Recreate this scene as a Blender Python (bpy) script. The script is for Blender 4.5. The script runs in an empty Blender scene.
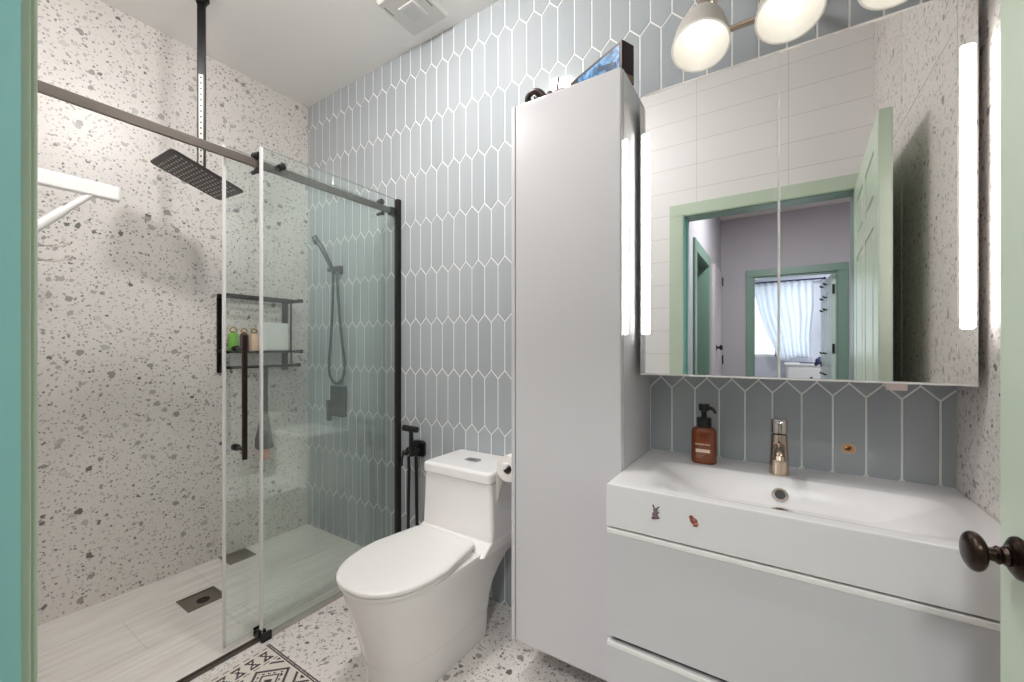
import bpy, bmesh, math, random
from mathutils import Vector, Matrix
random.seed(7)
S = bpy.context.scene
C = S.collection
PI = math.pi

# ------------------------------------------------------------------ camera
cam_d = bpy.data.cameras.new('camera')
cam = bpy.data.objects.new('camera', cam_d); C.objects.link(cam)
cam_d.sensor_fit = 'HORIZONTAL'; cam_d.sensor_width = 36.0
cam_d.lens = 36.0 * 408.82 / 1024.0
cam_d.shift_y = 6.36 / 1024.0
cam_d.clip_start = 0.01
cam.location = (0, 0, 1.2413)
cam.rotation_euler = (PI / 2, 0, 0.5733)
S.camera = cam

# ------------------------------------------------------------------ colour management, world
S.view_settings.view_transform = 'Standard'
S.view_settings.look = 'None'
S.view_settings.gamma = 1.0
S.view_settings.use_curve_mapping = False
S.view_settings.exposure = 0.36
S.cycles.max_bounces = 14
S.cycles.transparent_max_bounces = 24
S.cycles.glossy_bounces = 8
S.cycles.diffuse_bounces = 6
S.cycles.caustics_reflective = False
S.cycles.sample_clamp_indirect = 6.0
W = bpy.data.worlds.new('world'); S.world = W; W.use_nodes = True
W.node_tree.nodes['Background'].inputs[0].default_value = (.75, .85, 1, 1)
W.node_tree.nodes['Background'].inputs[1].default_value = 1.0

def area(name, loc, rot, size, power, col, sy=None, spread=None):
    d = bpy.data.lights.new(name, 'AREA'); d.energy = power; d.color = col; d.size = size
    if sy: d.shape = 'RECTANGLE'; d.size_y = sy
    else: d.shape = 'DISK'
    if spread: d.spread = spread
    o = bpy.data.objects.new(name, d); C.objects.link(o); o.location = loc; o.rotation_euler = rot
    return o
CEIL = 2.927
area('hall_fill_light', (.16, -.95, 2.72), (0, 0, 0), .4, 27, (.95, .97, 1))  # unseen fill added in the hall, brightens the lower room through the doorway
area('bedroom_fill_light', (.95, -3.5, 2.56), (0, 0, 0), .4, 22, (.9, .95, 1))  # added fill, kept out of sight, lifts the room beyond the hall

# ------------------------------------------------------------------ helpers
def lin(c):
    c /= 255.0
    return c / 12.92 if c <= .04045 else ((c + .055) / 1.055) ** 2.4
def rgb(r, g, b): return (lin(r), lin(g), lin(b), 1)

def newmat(name):
    m = bpy.data.materials.new(name); m.use_nodes = True
    nt = m.node_tree
    return m, nt, nt.nodes['Principled BSDF']
def mat(name, col, rough=.5, metal=0, coat=0, emit=None, estr=0, bump=0, bscale=80, var=0, spec=None, trans=0):
    m, nt, b = newmat(name)
    b.inputs['Base Color'].default_value = col
    b.inputs['Roughness'].default_value = rough
    b.inputs['Metallic'].default_value = metal
    b.inputs['Coat Weight'].default_value = coat
    b.inputs['Coat Roughness'].default_value = .04
    if spec is not None: b.inputs['Specular IOR Level'].default_value = spec
    if trans: b.inputs['Transmission Weight'].default_value = trans
    if emit: b.inputs['Emission Color'].default_value = emit; b.inputs['Emission Strength'].default_value = estr
    tc = nt.nodes.new('ShaderNodeTexCoord')
    n = nt.nodes.new('ShaderNodeTexNoise'); n.inputs['Scale'].default_value = bscale; n.inputs['Detail'].default_value = 3
    nt.links.new(tc.outputs['Object'], n.inputs['Vector'])
    if bump:
        bp = nt.nodes.new('ShaderNodeBump'); bp.inputs['Strength'].default_value = bump; bp.inputs['Distance'].default_value = .002
        nt.links.new(n.outputs['Fac'], bp.inputs['Height']); nt.links.new(bp.outputs['Normal'], b.inputs['Normal'])
    if var:
        mx = nt.nodes.new('ShaderNodeMix'); mx.data_type = 'RGBA'
        mx.inputs[6].default_value = tuple(c * (1 - var) for c in col[:3]) + (1,)
        mx.inputs[7].default_value = tuple(min(1, c * (1 + var)) for c in col[:3]) + (1,)
        nt.links.new(n.outputs['Fac'], mx.inputs[0]); nt.links.new(mx.outputs[2], b.inputs['Base Color'])
    return m

def box(bm, x0, x1, y0, y1, z0, z1, bev=0, seg=2, M=None):
    vs = [bm.verts.new((x, y, z)) for z in (z0, z1) for y in (y0, y1) for x in (x0, x1)]
    f = [(0, 2, 3, 1), (4, 5, 7, 6), (0, 1, 5, 4), (2, 6, 7, 3), (0, 4, 6, 2), (1, 3, 7, 5)]
    fs = [bm.faces.new([vs[i] for i in q]) for q in f]
    if bev:
        es = list({e for q in fs for e in q.edges})
        r = bmesh.ops.bevel(bm, geom=es, offset=bev, segments=seg, profile=.5, affect='EDGES', clamp_overlap=True)
        vs = [v for v in r['verts']] + [v for v in vs if v.is_valid]
    if M is not None:
        for v in set(v for v in vs if v.is_valid): v.co = M @ v.co
def ring_faces(bm, rings, cap0=True, cap1=True, closed=True):
    R = [[bm.verts.new(p) for p in r] for r in rings]
    n = len(R[0])
    for a, b in zip(R, R[1:]):
        for i in range(n if closed else n - 1):
            j = (i + 1) % n
            bm.faces.new((a[i], a[j], b[j], b[i]))
    if cap0: bm.faces.new(list(reversed(R[0])))
    if cap1: bm.faces.new(R[-1])
    return R
def frame_from(d):
    d = Vector(d).normalized()
    a = Vector((0, 0, 1)) if abs(d.z) < .9 else Vector((1, 0, 0))
    u = d.cross(a).normalized(); v = d.cross(u).normalized()
    return d, u, v
def lathe(bm, o, axis, prof, seg=32, cap0=True, cap1=True):
    """prof: list of (distance along axis, radius)"""
    d, u, v = frame_from(axis); o = Vector(o)
    rings = []
    for h, r in prof:
        rings.append([o + d * h + (u * math.cos(t) + v * math.sin(t)) * max(r, 1e-5) for t in [2 * PI * k / seg for k in range(seg)]])
    ring_faces(bm, rings, cap0, cap1)
def cyl(bm, a, b, r, seg=20, r2=None, bev=0):
    a = Vector(a); b = Vector(b); L = (b - a).length; r2 = r if r2 is None else r2
    if bev: lathe(bm, a, b - a, [(0, r - bev), (bev, r), (L - bev, r2), (L, r2 - bev)], seg)
    else: lathe(bm, a, b - a, [(0, r), (L, r2)], seg)
def smooth_path(P, n=8):
    P = [Vector(p) for p in P]; out = []
    for i in range(len(P) - 1):
        p0 = P[max(i - 1, 0)]; p1 = P[i]; p2 = P[i + 1]; p3 = P[min(i + 2, len(P) - 1)]
        for k in range(n):
            t = k / n
            out.append(.5 * ((2 * p1) + (p2 - p0) * t + (2 * p0 - 5 * p1 + 4 * p2 - p3) * t * t + (3 * p1 - p0 - 3 * p2 + p3) * t ** 3))
    out.append(P[-1]); return out
def tube(bm, P, r, seg=10, smooth=True, closed=False):
    P = smooth_path(P) if smooth else [Vector(p) for p in P]
    rings = []; u = None
    for i, p in enumerate(P):
        d = (P[min(i + 1, len(P) - 1)] - P[max(i - 1, 0)]).normalized()
        if u is None: _, u, v = frame_from(d)
        u = (u - d * u.dot(d)).normalized(); v = d.cross(u)
        rr = r(i / (len(P) - 1)) if callable(r) else r
        rings.append([p + (u * math.cos(t) + v * math.sin(t)) * rr for t in [2 * PI * k / seg for k in range(seg)]])
    ring_faces(bm, rings)
def BM(): return bmesh.new()

def finish(o, ang=35):
    me = o.data
    for p in me.polygons: p.use_smooth = True
    me.set_sharp_from_angle(angle=math.radians(ang))
    w = o.modifiers.new('weighted_normals', 'WEIGHTED_NORMAL'); w.weight = 80; w.keep_sharp = True
def obj(name, bm, m, parent=None, origin=None, ang=35, label=None):
    bmesh.ops.recalc_face_normals(bm, faces=bm.faces[:])
    org = Vector(origin) if origin is not None else Vector((0, 0, 0))
    if parent is not None:
        q = parent
        while q is not None: org = org + q.location; q = q.parent
    for v in bm.verts: v.co -= org
    me = bpy.data.meshes.new(name); bm.to_mesh(me); bm.free()
    for k in (m if isinstance(m, (list, tuple)) else [m]): me.materials.append(k)
    o = bpy.data.objects.new(name, me); C.objects.link(o)
    if parent is not None: o.parent = parent
    if origin is not None: o.location = Vector(origin)
    finish(o, ang)
    if label: o['label'] = label
    return o
def tag(o, label, cat, group=None, kind=None):
    o['label'] = label; o['category'] = cat
    if group: o['group'] = group
    if kind: o['kind'] = kind
    return o
def thing(name, label, cat, loc, group=None, kind=None):
    o = bpy.data.objects.new(name, None); C.objects.link(o); o.location = loc; o.empty_display_size = .1
    return tag(o, label, cat, group, kind)
def struct(name, bm, m, label, cat, parent=None, ang=35):
    o = obj(name, bm, m, parent, ang=ang)
    if parent is None: tag(o, label, cat, None, 'structure')
    return o

# ------------------------------------------------------------------ materials
def terrazzo(name, base, rough, seed, dark=1.0):
    m, nt, b = newmat(name); N = nt.nodes; L = nt.links
    tc = N.new('ShaderNodeTexCoord')
    mp = N.new('ShaderNodeMapping'); mp.inputs['Location'].default_value = (seed, seed * 1.7, seed * .6)
    L.new(tc.outputs['Object'], mp.inputs['Vector'])
    def noisewarp(scale, amt):
        n = N.new('ShaderNodeTexNoise'); n.inputs['Scale'].default_value = scale; n.inputs['Detail'].default_value = 2
        L.new(mp.outputs[0], n.inputs['Vector'])
        s = N.new('ShaderNodeVectorMath'); s.operation = 'SUBTRACT'; s.inputs[1].default_value = (.5, .5, .5)
        L.new(n.outputs['Color'], s.inputs[0])
        a = N.new('ShaderNodeVectorMath'); a.operation = 'SCALE'; a.inputs['Scale'].default_value = amt
        L.new(s.outputs[0], a.inputs[0])
        ad = N.new('ShaderNodeVectorMath'); ad.operation = 'ADD'
        L.new(mp.outputs[0], ad.inputs[0]); L.new(a.outputs[0], ad.inputs[1])
        return ad.outputs[0]
    col = None
    base_n = N.new('ShaderNodeTexNoise'); base_n.inputs['Scale'].default_value = 5; base_n.inputs['Detail'].default_value = 6
    L.new(mp.outputs[0], base_n.inputs['Vector'])
    r0 = N.new('ShaderNodeMix'); r0.data_type = 'RGBA'
    r0.inputs[6].default_value = tuple(c * .93 for c in base[:3]) + (1,); r0.inputs[7].default_value = tuple(c * 1.05 for c in base[:3]) + (1,)
    L.new(base_n.outputs['Fac'], r0.inputs[0]); col = r0.outputs[2]
    # (scale, threshold low, threshold high, warp scale, warp amount)
    for li, (sc, lo, hi, ws, wa, lum, cut) in enumerate([(160, .10, .46, 180, .004, .70, .50), (82, .13, .50, 110, .012, .60, .46), (48, .15, .49, 60, .020, .56, .54), (27, .17, .45, 45, .024, .54, .73)]):
        v = N.new('ShaderNodeTexVoronoi'); v.inputs['Scale'].default_value = sc; v.inputs['Randomness'].default_value = 1
        L.new(noisewarp(ws, wa), v.inputs['Vector'])
        sep = N.new('ShaderNodeSeparateColor'); L.new(v.outputs['Color'], sep.inputs[0])
        # radius threshold per cell; cells under 'cut' get no chip
        mr = N.new('ShaderNodeMapRange'); mr.inputs[1].default_value = cut; mr.inputs[2].default_value = 1; mr.inputs[3].default_value = lo; mr.inputs[4].default_value = hi
        L.new(sep.outputs[0], mr.inputs[0])
        gt = N.new('ShaderNodeMath'); gt.operation = 'GREATER_THAN'; gt.inputs[1].default_value = cut; L.new(sep.outputs[0], gt.inputs[0])
        df = N.new('ShaderNodeMath'); df.operation = 'SUBTRACT'; L.new(mr.outputs[0], df.inputs[0]); L.new(v.outputs['Distance'], df.inputs[1])
        sm = N.new('ShaderNodeMapRange'); sm.inputs[1].default_value = 0; sm.inputs[2].default_value = .05; L.new(df.outputs[0], sm.inputs[0])
        mu = N.new('ShaderNodeMath'); mu.operation = 'MULTIPLY'; L.new(sm.outputs[0], mu.inputs[0]); L.new(gt.outputs[0], mu.inputs[1])
        cr = N.new('ShaderNodeValToRGB'); e = cr.color_ramp.elements
        def g(k, t=0): return tuple(base[i] * lum * k * dark * (1 + t * (.03, 0, -.04)[i]) for i in range(3)) + (1,)
        cr.color_ramp.interpolation = 'CONSTANT'
        e[0].position = 0; e[0].color = g(.42)
        e[1].position = .10; e[1].color = g(.8)
        for p, k, t in ((.3, 1.05, 1), (.5, 1.25, -1), (.68, 1.5, 1), (.84, .95, 0)):
            q = e.new(p); q.color = g(k, t)
        L.new(sep.outputs[1], cr.inputs[0])
        mx = N.new('ShaderNodeMix'); mx.data_type = 'RGBA'
        L.new(mu.outputs[0], mx.inputs[0]); L.new(col, mx.inputs[6]); L.new(cr.outputs[0], mx.inputs[7])
        col = mx.outputs[2]
    L.new(col, b.inputs['Base Color'])
    b.inputs['Roughness'].default_value = rough
    return m
M_terr = terrazzo('terrazzo_wall', rgb(221, 215, 210), .32, 3.1)
M_terr_r = M_terr
M_terr_f = terrazzo('terrazzo_floor', rgb(238, 231, 226), .28, 11.3, .85)

def tile_mat():
    m, nt, b = newmat('blue_picket_tile'); N = nt.nodes; L = nt.links
    at = N.new('ShaderNodeAttribute'); at.attribute_name = 'tone'
    cr = N.new('ShaderNodeValToRGB'); cr.color_ramp.elements[0].color = rgb(166, 172, 175); cr.color_ramp.elements[1].color = rgb(172, 177, 180)
    L.new(at.outputs['Fac'], cr.inputs[0])
    tc = N.new('ShaderNodeTexCoord'); mp = N.new('ShaderNodeMapping'); mp.inputs['Scale'].default_value = (14, 14, 1.6)
    L.new(tc.outputs['Object'], mp.inputs['Vector'])
    n = N.new('ShaderNodeTexNoise'); n.inputs['Scale'].default_value = 2; n.inputs['Detail'].default_value = 4
    L.new(mp.outputs[0], n.inputs['Vector'])
    mx = N.new('ShaderNodeMix'); mx.data_type = 'RGBA'; mx.blend_type = 'MULTIPLY'; mx.inputs[0].default_value = 1
    r2 = N.new('ShaderNodeMapRange'); r2.inputs[3].default_value = .95; r2.inputs[4].default_value = 1.05; L.new(n.outputs['Fac'], r2.inputs[0])
    L.new(cr.outputs[0], mx.inputs[6]); L.new(r2.outputs[0], mx.inputs[7]); L.new(mx.outputs[2], b.inputs['Base Color'])
    b.inputs['Roughness'].default_value = .075
    bp = N.new('ShaderNodeBump'); bp.inputs['Strength'].default_value = .03; bp.inputs['Distance'].default_value = .004
    L.new(n.outputs['Fac'], bp.inputs['Height']); L.new(bp.outputs['Normal'], b.inputs['Normal'])
    return m
M_tile = tile_mat()
M_grout = mat('pale_grout', rgb(240, 240, 236), .8, bump=.2, bscale=300)

def white_tile():
    m, nt, b = newmat('white_wall_tile'); N = nt.nodes; L = nt.links
    tc = N.new('ShaderNodeTexCoord'); sp = N.new('ShaderNodeSeparateXYZ'); cb = N.new('ShaderNodeCombineXYZ')
    L.new(tc.outputs['Object'], sp.inputs[0])
    ax = N.new('ShaderNodeMath'); ax.operation = 'ADD'; ax.inputs[1].default_value = 10.02; L.new(sp.outputs['X'], ax.inputs[0])
    L.new(ax.outputs[0], cb.inputs['X']); L.new(sp.outputs['Z'], cb.inputs['Y'])
    br = N.new('ShaderNodeTexBrick'); br.offset = 0; br.squash = 1
    for k, v in (('Scale', 1), ('Mortar Size', .0016), ('Mortar Smooth', .1), ('Bias', 0), ('Brick Width', .48), ('Row Height', .15)): br.inputs[k].default_value = v
    br.inputs['Color1'].default_value = rgb(236, 233, 232); br.inputs['Color2'].default_value = rgb(238, 235, 234); br.inputs['Mortar'].default_value = rgb(206, 202, 199)
    L.new(cb.outputs[0], br.inputs['Vector']); L.new(br.outputs['Color'], b.inputs['Base Color'])
    b.inputs['Roughness'].default_value = .5
    return m
M_wtile = white_tile()

def plank_mat():
    m, nt, b = newmat('whitewashed_plank_vinyl'); N = nt.nodes; L = nt.links
    tc = N.new('ShaderNodeTexCoord')
    mp = N.new('ShaderNodeMapping'); mp.inputs['Scale'].default_value = (26, 1.6, 1); L.new(tc.outputs['Object'], mp.inputs['Vector'])
    n = N.new('ShaderNodeTexNoise'); n.inputs['Scale'].default_value = 1.6; n.inputs['Detail'].default_value = 7; n.inputs['Roughness'].default_value = .62
    L.new(mp.outputs[0], n.inputs['Vector'])
    cr = N.new('ShaderNodeValToRGB'); e = cr.color_ramp.elements
    e[0].position = .3; e[0].color = rgb(214, 208, 201); e[1].position = .62; e[1].color = rgb(240, 235, 229)
    q = e.new(.44); q.color = rgb(230, 224, 217)
    L.new(n.outputs['Fac'], cr.inputs[0])
    sp = N.new('ShaderNodeSeparateXYZ'); cb = N.new('ShaderNodeCombineXYZ'); L.new(tc.outputs['Object'], sp.inputs[0])
    L.new(sp.outputs['Y'], cb.inputs['X']); L.new(sp.outputs['X'], cb.inputs['Y'])
    br = N.new('ShaderNodeTexBrick'); br.offset = .37
    for k, v in (('Scale', 1), ('Mortar Size', .0014), ('Mortar Smooth', .3), ('Brick Width', .95), ('Row Height', .31)): br.inputs[k].default_value = v
    br.inputs['Color1'].default_value = (1, 1, 1, 1); br.inputs['Color2'].default_value = (.95, .95, .95, 1); br.inputs['Mortar'].default_value = (.74, .73, .71, 1)
    L.new(cb.outputs[0], br.inputs['Vector'])
    mx = N.new('ShaderNodeMix'); mx.data_type = 'RGBA'; mx.blend_type = 'MULTIPLY'; mx.inputs[0].default_value = 1
    L.new(cr.outputs[0], mx.inputs[6]); L.new(br.outputs['Color'], mx.inputs[7]); L.new(mx.outputs[2], b.inputs['Base Color'])
    b.inputs['Roughness'].default_value = .4
    return m
M_plank = plank_mat()
M_ceil = mat('white_ceiling_paint', rgb(242, 240, 237), .9, bump=.03, bscale=200)
M_green = mat('sage_green_paint', rgb(197, 211, 191), .28, bump=.03, bscale=60)
M_greenteal = mat('sea_green_paint', rgb(124, 152, 138), .3, bump=.03, bscale=60)
M_jamb = mat('cool_light_jamb_paint', rgb(142, 196, 192), .35, bump=.03, bscale=60)  # green jamb with the cool hall light put into its colour as teal
M_hall = mat('lilac_grey_paint', rgb(186, 182, 187), .85, bump=.03)
M_hallfloor = mat('hall_floor_laminate', rgb(150, 128, 104), .5, var=.15, bscale=8)
M_gloss = mat('white_gloss_lacquer', rgb(203, 202, 204), .07, coat=.3)
M_ceram = mat('white_glazed_ceramic', rgb(240, 237, 235), .16, coat=.15)
M_plastic = mat('white_plastic', rgb(238, 236, 233), .3)
M_black = mat('matt_black_metal', rgb(26, 25, 25), .35, metal=.6)
M_bronze = mat('dark_bronze_rail', rgb(112, 104, 98), .38, metal=.8)
M_blackpl = mat('black_plastic', rgb(18, 17, 17), .3)
M_gun = mat('gunmetal', rgb(72, 72, 72), .35, metal=.7)
M_steel = mat('brushed_steel', rgb(150, 142, 132), .32, metal=1, bump=.1, bscale=400)
M_chrome = mat('polished_chrome', rgb(214, 205, 198), .08, metal=1)
M_nickel = mat('warm_nickel', rgb(206, 188, 168), .18, metal=1)
M_mirror = mat('mirror_silvering', (.87, .87, .865, 1), .0, metal=1)
M_orb = mat('oil_rubbed_bronze', rgb(58, 46, 40), .28, metal=.9, var=.2, bscale=30)

def glass_mat(name, tint, fmin=.06):
    m = bpy.data.materials.new(name); m.use_nodes = True; nt = m.node_tree; N = nt.nodes; L = nt.links
    N.remove(N['Principled BSDF']); out = N['Material Output']
    geo = N.new('ShaderNodeNewGeometry'); dt = N.new('ShaderNodeVectorMath'); dt.operation = 'DOT_PRODUCT'
    L.new(geo.outputs['Incoming'], dt.inputs[0]); L.new(geo.outputs['Normal'], dt.inputs[1])
    ab = N.new('ShaderNodeMath'); ab.operation = 'ABSOLUTE'; L.new(dt.outputs['Value'], ab.inputs[0])
    on = N.new('ShaderNodeMath'); on.operation = 'SUBTRACT'; on.inputs[0].default_value = 1; L.new(ab.outputs[0], on.inputs[1])
    pw = N.new('ShaderNodeMath'); pw.operation = 'POWER'; pw.inputs[1].default_value = 5; L.new(on.outputs[0], pw.inputs[0])
    ml = N.new('ShaderNodeMath'); ml.operation = 'MULTIPLY_ADD'; ml.inputs[1].default_value = 1 - fmin; ml.inputs[2].default_value = fmin; L.new(pw.outputs[0], ml.inputs[0])
    tr = N.new('ShaderNodeBsdfTransparent'); tr.inputs[0].default_value = tint
    gl = N.new('ShaderNodeBsdfGlossy'); gl.inputs['Roughness'].default_value = 0; gl.inputs['Color'].default_value = (.95, 1, .97, 1)
    mx = N.new('ShaderNodeMixShader'); L.new(ml.outputs[0], mx.inputs[0]); L.new(tr.outputs[0], mx.inputs[1]); L.new(gl.outputs[0], mx.inputs[2])
    L.new(mx.outputs[0], out.inputs['Surface'])
    return m
M_glass = glass_mat('greenish_clear_glass', (.968, .993, .983, 1), .07)
M_gedge = mat('polished_glass_edge', rgb(214, 218, 212), .2)
M_glow = mat('frosted_light_strip', rgb(250, 248, 244), .4, emit=(1, .975, .95, 1), estr=16)
M_shade = mat('lamp_shade_white_glass', rgb(222, 219, 212), .35, emit=(1, .965, .92, 1), estr=.12)
M_bulb = mat('lit_bulb', rgb(255, 255, 250), .4, emit=(1, .965, .91, 1), estr=3.6)
M_down = mat('lit_downlight_diffuser', rgb(255, 255, 250), .4, emit=(1, .95, .88, 1), estr=2.5)

# ------------------------------------------------------------------ setting
XL, XR, YB, YF = -2.761, .425, 1.6353, .05
XS = -1.845                                    # line of the shower screen
bm = BM(); box(bm, XS, XR + .1, -.06, YB, -.06, 0); struct('floor', bm, M_terr_f, 'pale terrazzo bathroom floor with grey stone chips', 'floor')
bm = BM(); box(bm, XL, XS, YF, YB, -.06, 0); struct('shower_floor', bm, M_plank, 'whitewashed plank floor of the walk-in shower', 'floor')
bm = BM(); box(bm, XL - .1, XR + .1, YF - .12, YB + .1, CEIL, CEIL + .08); struct('ceiling', bm, M_ceil, 'plain white bathroom ceiling', 'ceiling')
bm = BM(); box(bm, XL - .1, XL, YF - .1, YB + .1, -.06, CEIL); struct('wall_left', bm, M_terr, 'terrazzo wall of the shower on the left', 'wall')
bm = BM(); box(bm, XR, XR + .1, YF, YB + .1, -.06, CEIL); struct('wall_right', bm, M_terr_r, 'terrazzo wall beside the vanity on the right', 'wall')

# thin tile joints of the right wall, raised a hair as caulked lines
bm = BM()
for yy in (.62, 1.22): box(bm, XR - .0008, XR, yy - .001, yy + .001, 0, CEIL)
for zz in (.34, .94, 1.54, 2.14, 2.74): box(bm, XR - .0008, XR, YF, YB, zz - .001, zz + .001)
struct('trim_1', bm, mat('light_joint_caulk', rgb(205, 198, 190), .7), 'thin pale joints between the terrazzo slabs of the right wall', 'tile joint')

# blue picket tile wall
TW, ROW, PH, X0, Z0 = .0805, .2768, .041, -.332, 1.1085
def clip(poly, x0, x1, z0, z1):
    for ax, lim, sg in ((0, x0, 1), (0, x1, -1), (1, z0, 1), (1, z1, -1)):
        out = []
        for i in range(len(poly)):
            a, b = poly[i - 1], poly[i]
            da, db = (a[ax] - lim) * sg, (b[ax] - lim) * sg
            if (da >= 0) != (db >= 0):
                t = da / (da - db); out.append((a[0] + (b[0] - a[0]) * t, a[1] + (b[1] - a[1]) * t))
            if db >= 0: out.append(b)
        poly = out
        if len(poly) < 3: return []
    return poly
def inset(poly, d):
    n = len(poly); out = []
    for i in range(n):
        p, q, r = Vector(poly[i - 1]), Vector(poly[i]), Vector(poly[(i + 1) % n])
        e1 = (q - p).normalized(); e2 = (r - q).normalized()
        n1 = Vector((-e1.y, e1.x)); n2 = Vector((-e2.y, e2.x))
        k = 1 + n1.dot(n2)
        out.append(tuple(q + (n1 + n2) * (d / max(k, .3))))
    return out
bm = BM()
tone = bm.faces.layers.float.new('tone')
box(bm, XL - .1, XR + .1, YB, YB + .1, -.06, CEIL)
for k in range(-5, 8):
    zc0, zc1 = Z0 + ROW * k, Z0 + ROW * (k + 1)
    off = 0 if k % 2 == 0 else TW / 2
    for n in range(-33, 12):
        xc = X0 + off + n * TW; h = TW / 2
        P = [(xc, zc0 - PH / 2), (xc + h, zc0 + PH / 2), (xc + h, zc1 - PH / 2), (xc, zc1 + PH / 2), (xc - h, zc1 - PH / 2), (xc - h, zc0 + PH / 2)]
        P = inset(P, .0027)
        P = clip(P, XL + .001, XR - .001, .001, CEIL - .001)
        if len(P) < 3: continue
        A = 0
        for i in range(len(P)): A += P[i - 1][0] * P[i][1] - P[i][0] * P[i - 1][1]
        if A < 4e-4: continue
        # drop near-duplicate points
        Q = [p for i, p in enumerate(P) if (Vector(p) - Vector(P[i - 1])).length > .002]
        if len(Q) < 3: continue
        I = inset(Q, .0011)
        tx, tz = random.gauss(0, .0022), random.gauss(0, .0012)
        zm = sum(p[1] for p in Q) / len(Q)
        a = [bm.verts.new((p[0], YB - .0002, p[1])) for p in Q]
        b = [bm.verts.new((p[0], YB - .0020 + tx * (p[0] - xc) + tz * (p[1] - zm), p[1])) for p in I]
        fs = []
        for i in range(len(Q)):
            j = (i + 1) % len(Q); fs.append(bm.faces.new((a[i], a[j], b[j], b[i])))
        fs.append(bm.faces.new(b))
        tv = random.random()
        for f in fs: f.material_index = 1; f[tone] = tv
struct('wall_back', bm, [M_grout, M_tile], 'wall of blue grey elongated picket tiles behind toilet and basin', 'wall', ang=12)

# front wall (behind the camera) with the doorway
DX0, DX1, DZ = -.52, .37, 2.085
bm = BM()
box(bm, XL - .1, DX0, -.05, YF, -.06, CEIL); box(bm, DX1, XR + .1, -.05, YF, -.06, CEIL); box(bm, DX0, DX1, -.05, YF, DZ, CEIL)
struct('wall_front', bm, M_wtile, 'white tiled wall around the doorway, seen in the mirror', 'wall')
bm = BM()
box(bm, .345, .37, -.061, .0595, 0, DZ); box(bm, -.4898, .3448, -.061, .0595, 2.072, DZ)
struct('trim_6', bm, M_greenteal, 'green head and hinge side lining of the bathroom doorway', 'door frame')
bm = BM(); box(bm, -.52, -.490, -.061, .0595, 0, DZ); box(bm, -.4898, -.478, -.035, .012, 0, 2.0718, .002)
struct('trim_5', bm, M_jamb, 'green left jamb of the bathroom doorway, cool hall light painted in as teal', 'door frame')
bm = BM()
for sx, (a, b, c, d) in ((-1, (-.58, -.4945, -.58, -.4985)), (1, (.350, .42, .352, .42))):
    box(bm, a, b, YF, .0655, 0, 2.076, .002); box(bm, c, d, .0653, .0695, 0, 2.080, .002)
    box(bm, a if sx < 0 else .35, b if sx < 0 else .42, -.069, -.05, 0, 2.078, .002)
box(bm, -.58, .42, YF, .0655, 2.0762, 2.155, .002); box(bm, -.58, .42, .0653, .0695, 2.0802, 2.155, .002); box(bm, -.58, .42, -.069, -.05, 2.0782, 2.155, .002)
struct('trim_2', bm, M_green, 'sage green casing around the bathroom doorway', 'door frame')

# hall beyond the doorway
HX0, HX1, HY, HC = -.551, 1.45, -2.6, 2.75
bm = BM(); box(bm, HX0 - .1, HX1 + .1, HY - .12, -.06, -.06, 0); struct('floor.001', bm, M_hallfloor, 'wooden hall floor outside the bathroom', 'floor')
bm = BM(); box(bm, HX0 - .1, HX1 + .1, HY - .12, -.05, HC, HC + .08); struct('ceiling.001', bm, M_ceil, 'white hall ceiling seen through the mirrored doorway', 'ceiling')
bm = BM(); box(bm, HX1, HX1 + .1, HY - .1, -.05, 0, HC); box(bm, XR + .1, HX1, -.06, -.05, 0, HC); struct('wall_hall_right', bm, M_hall, 'lilac grey side wall of the hall', 'wall')
# left hall wall with green-cased doorway and white door
bm = BM()
box(bm, HX0 - .1, HX0, -.72, -.06, 0, HC); box(bm, HX0 - .1, HX0, HY - .1, -1.46, 0, HC); box(bm, HX0 - .1, HX0, -1.46, -.72, 2.03, HC)
struct('wall_hall_left', bm, M_hall, 'lilac grey hall wall with a green cased doorway', 'wall')
bm = BM()
box(bm, HX0 - .1, HX0 + .004, -.74, -.72, 0, 2.03); box(bm, HX0 - .1, HX0 + .004, -1.46, -1.44, 0, 2.03); box(bm, HX0 - .1, HX0 + .004, -1.4398, -.7402, 2.01, 2.03)
for a, b, c, d in ((-.735, -.635, 0, 2.0148), (-1.545, -1.445, 0, 2.0148), (-1.545, -.635, 2.015, 2.11)): box(bm, HX0, HX0 + .018, a, b, c, d, .003)
struct('trim_3', bm, M_greenteal, 'green casing around the doorway in the left hall wall', 'door frame')
bm = BM()
box(bm, HX0 - 1.1, HX0 - 1.0, -2.2, -.25, 0, 2.6); box(bm, HX0 - 1.0, HX0 - .1, -2.2, -2.1, 0, 2.6); box(bm, HX0 - 1.0, HX0 - .1, -.35, -.25, 0, 2.6)
box(bm, HX0 - 1.1, HX0 - .1, -2.2, -.25, -.06, 0); box(bm, HX0 - 1.1, HX0 - .1, -2.2, -.25, 2.6, 2.7)
struct('wall_side_room', bm, M_hall, 'unlit side room shell behind the green cased hall doorway', 'wall')

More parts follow.
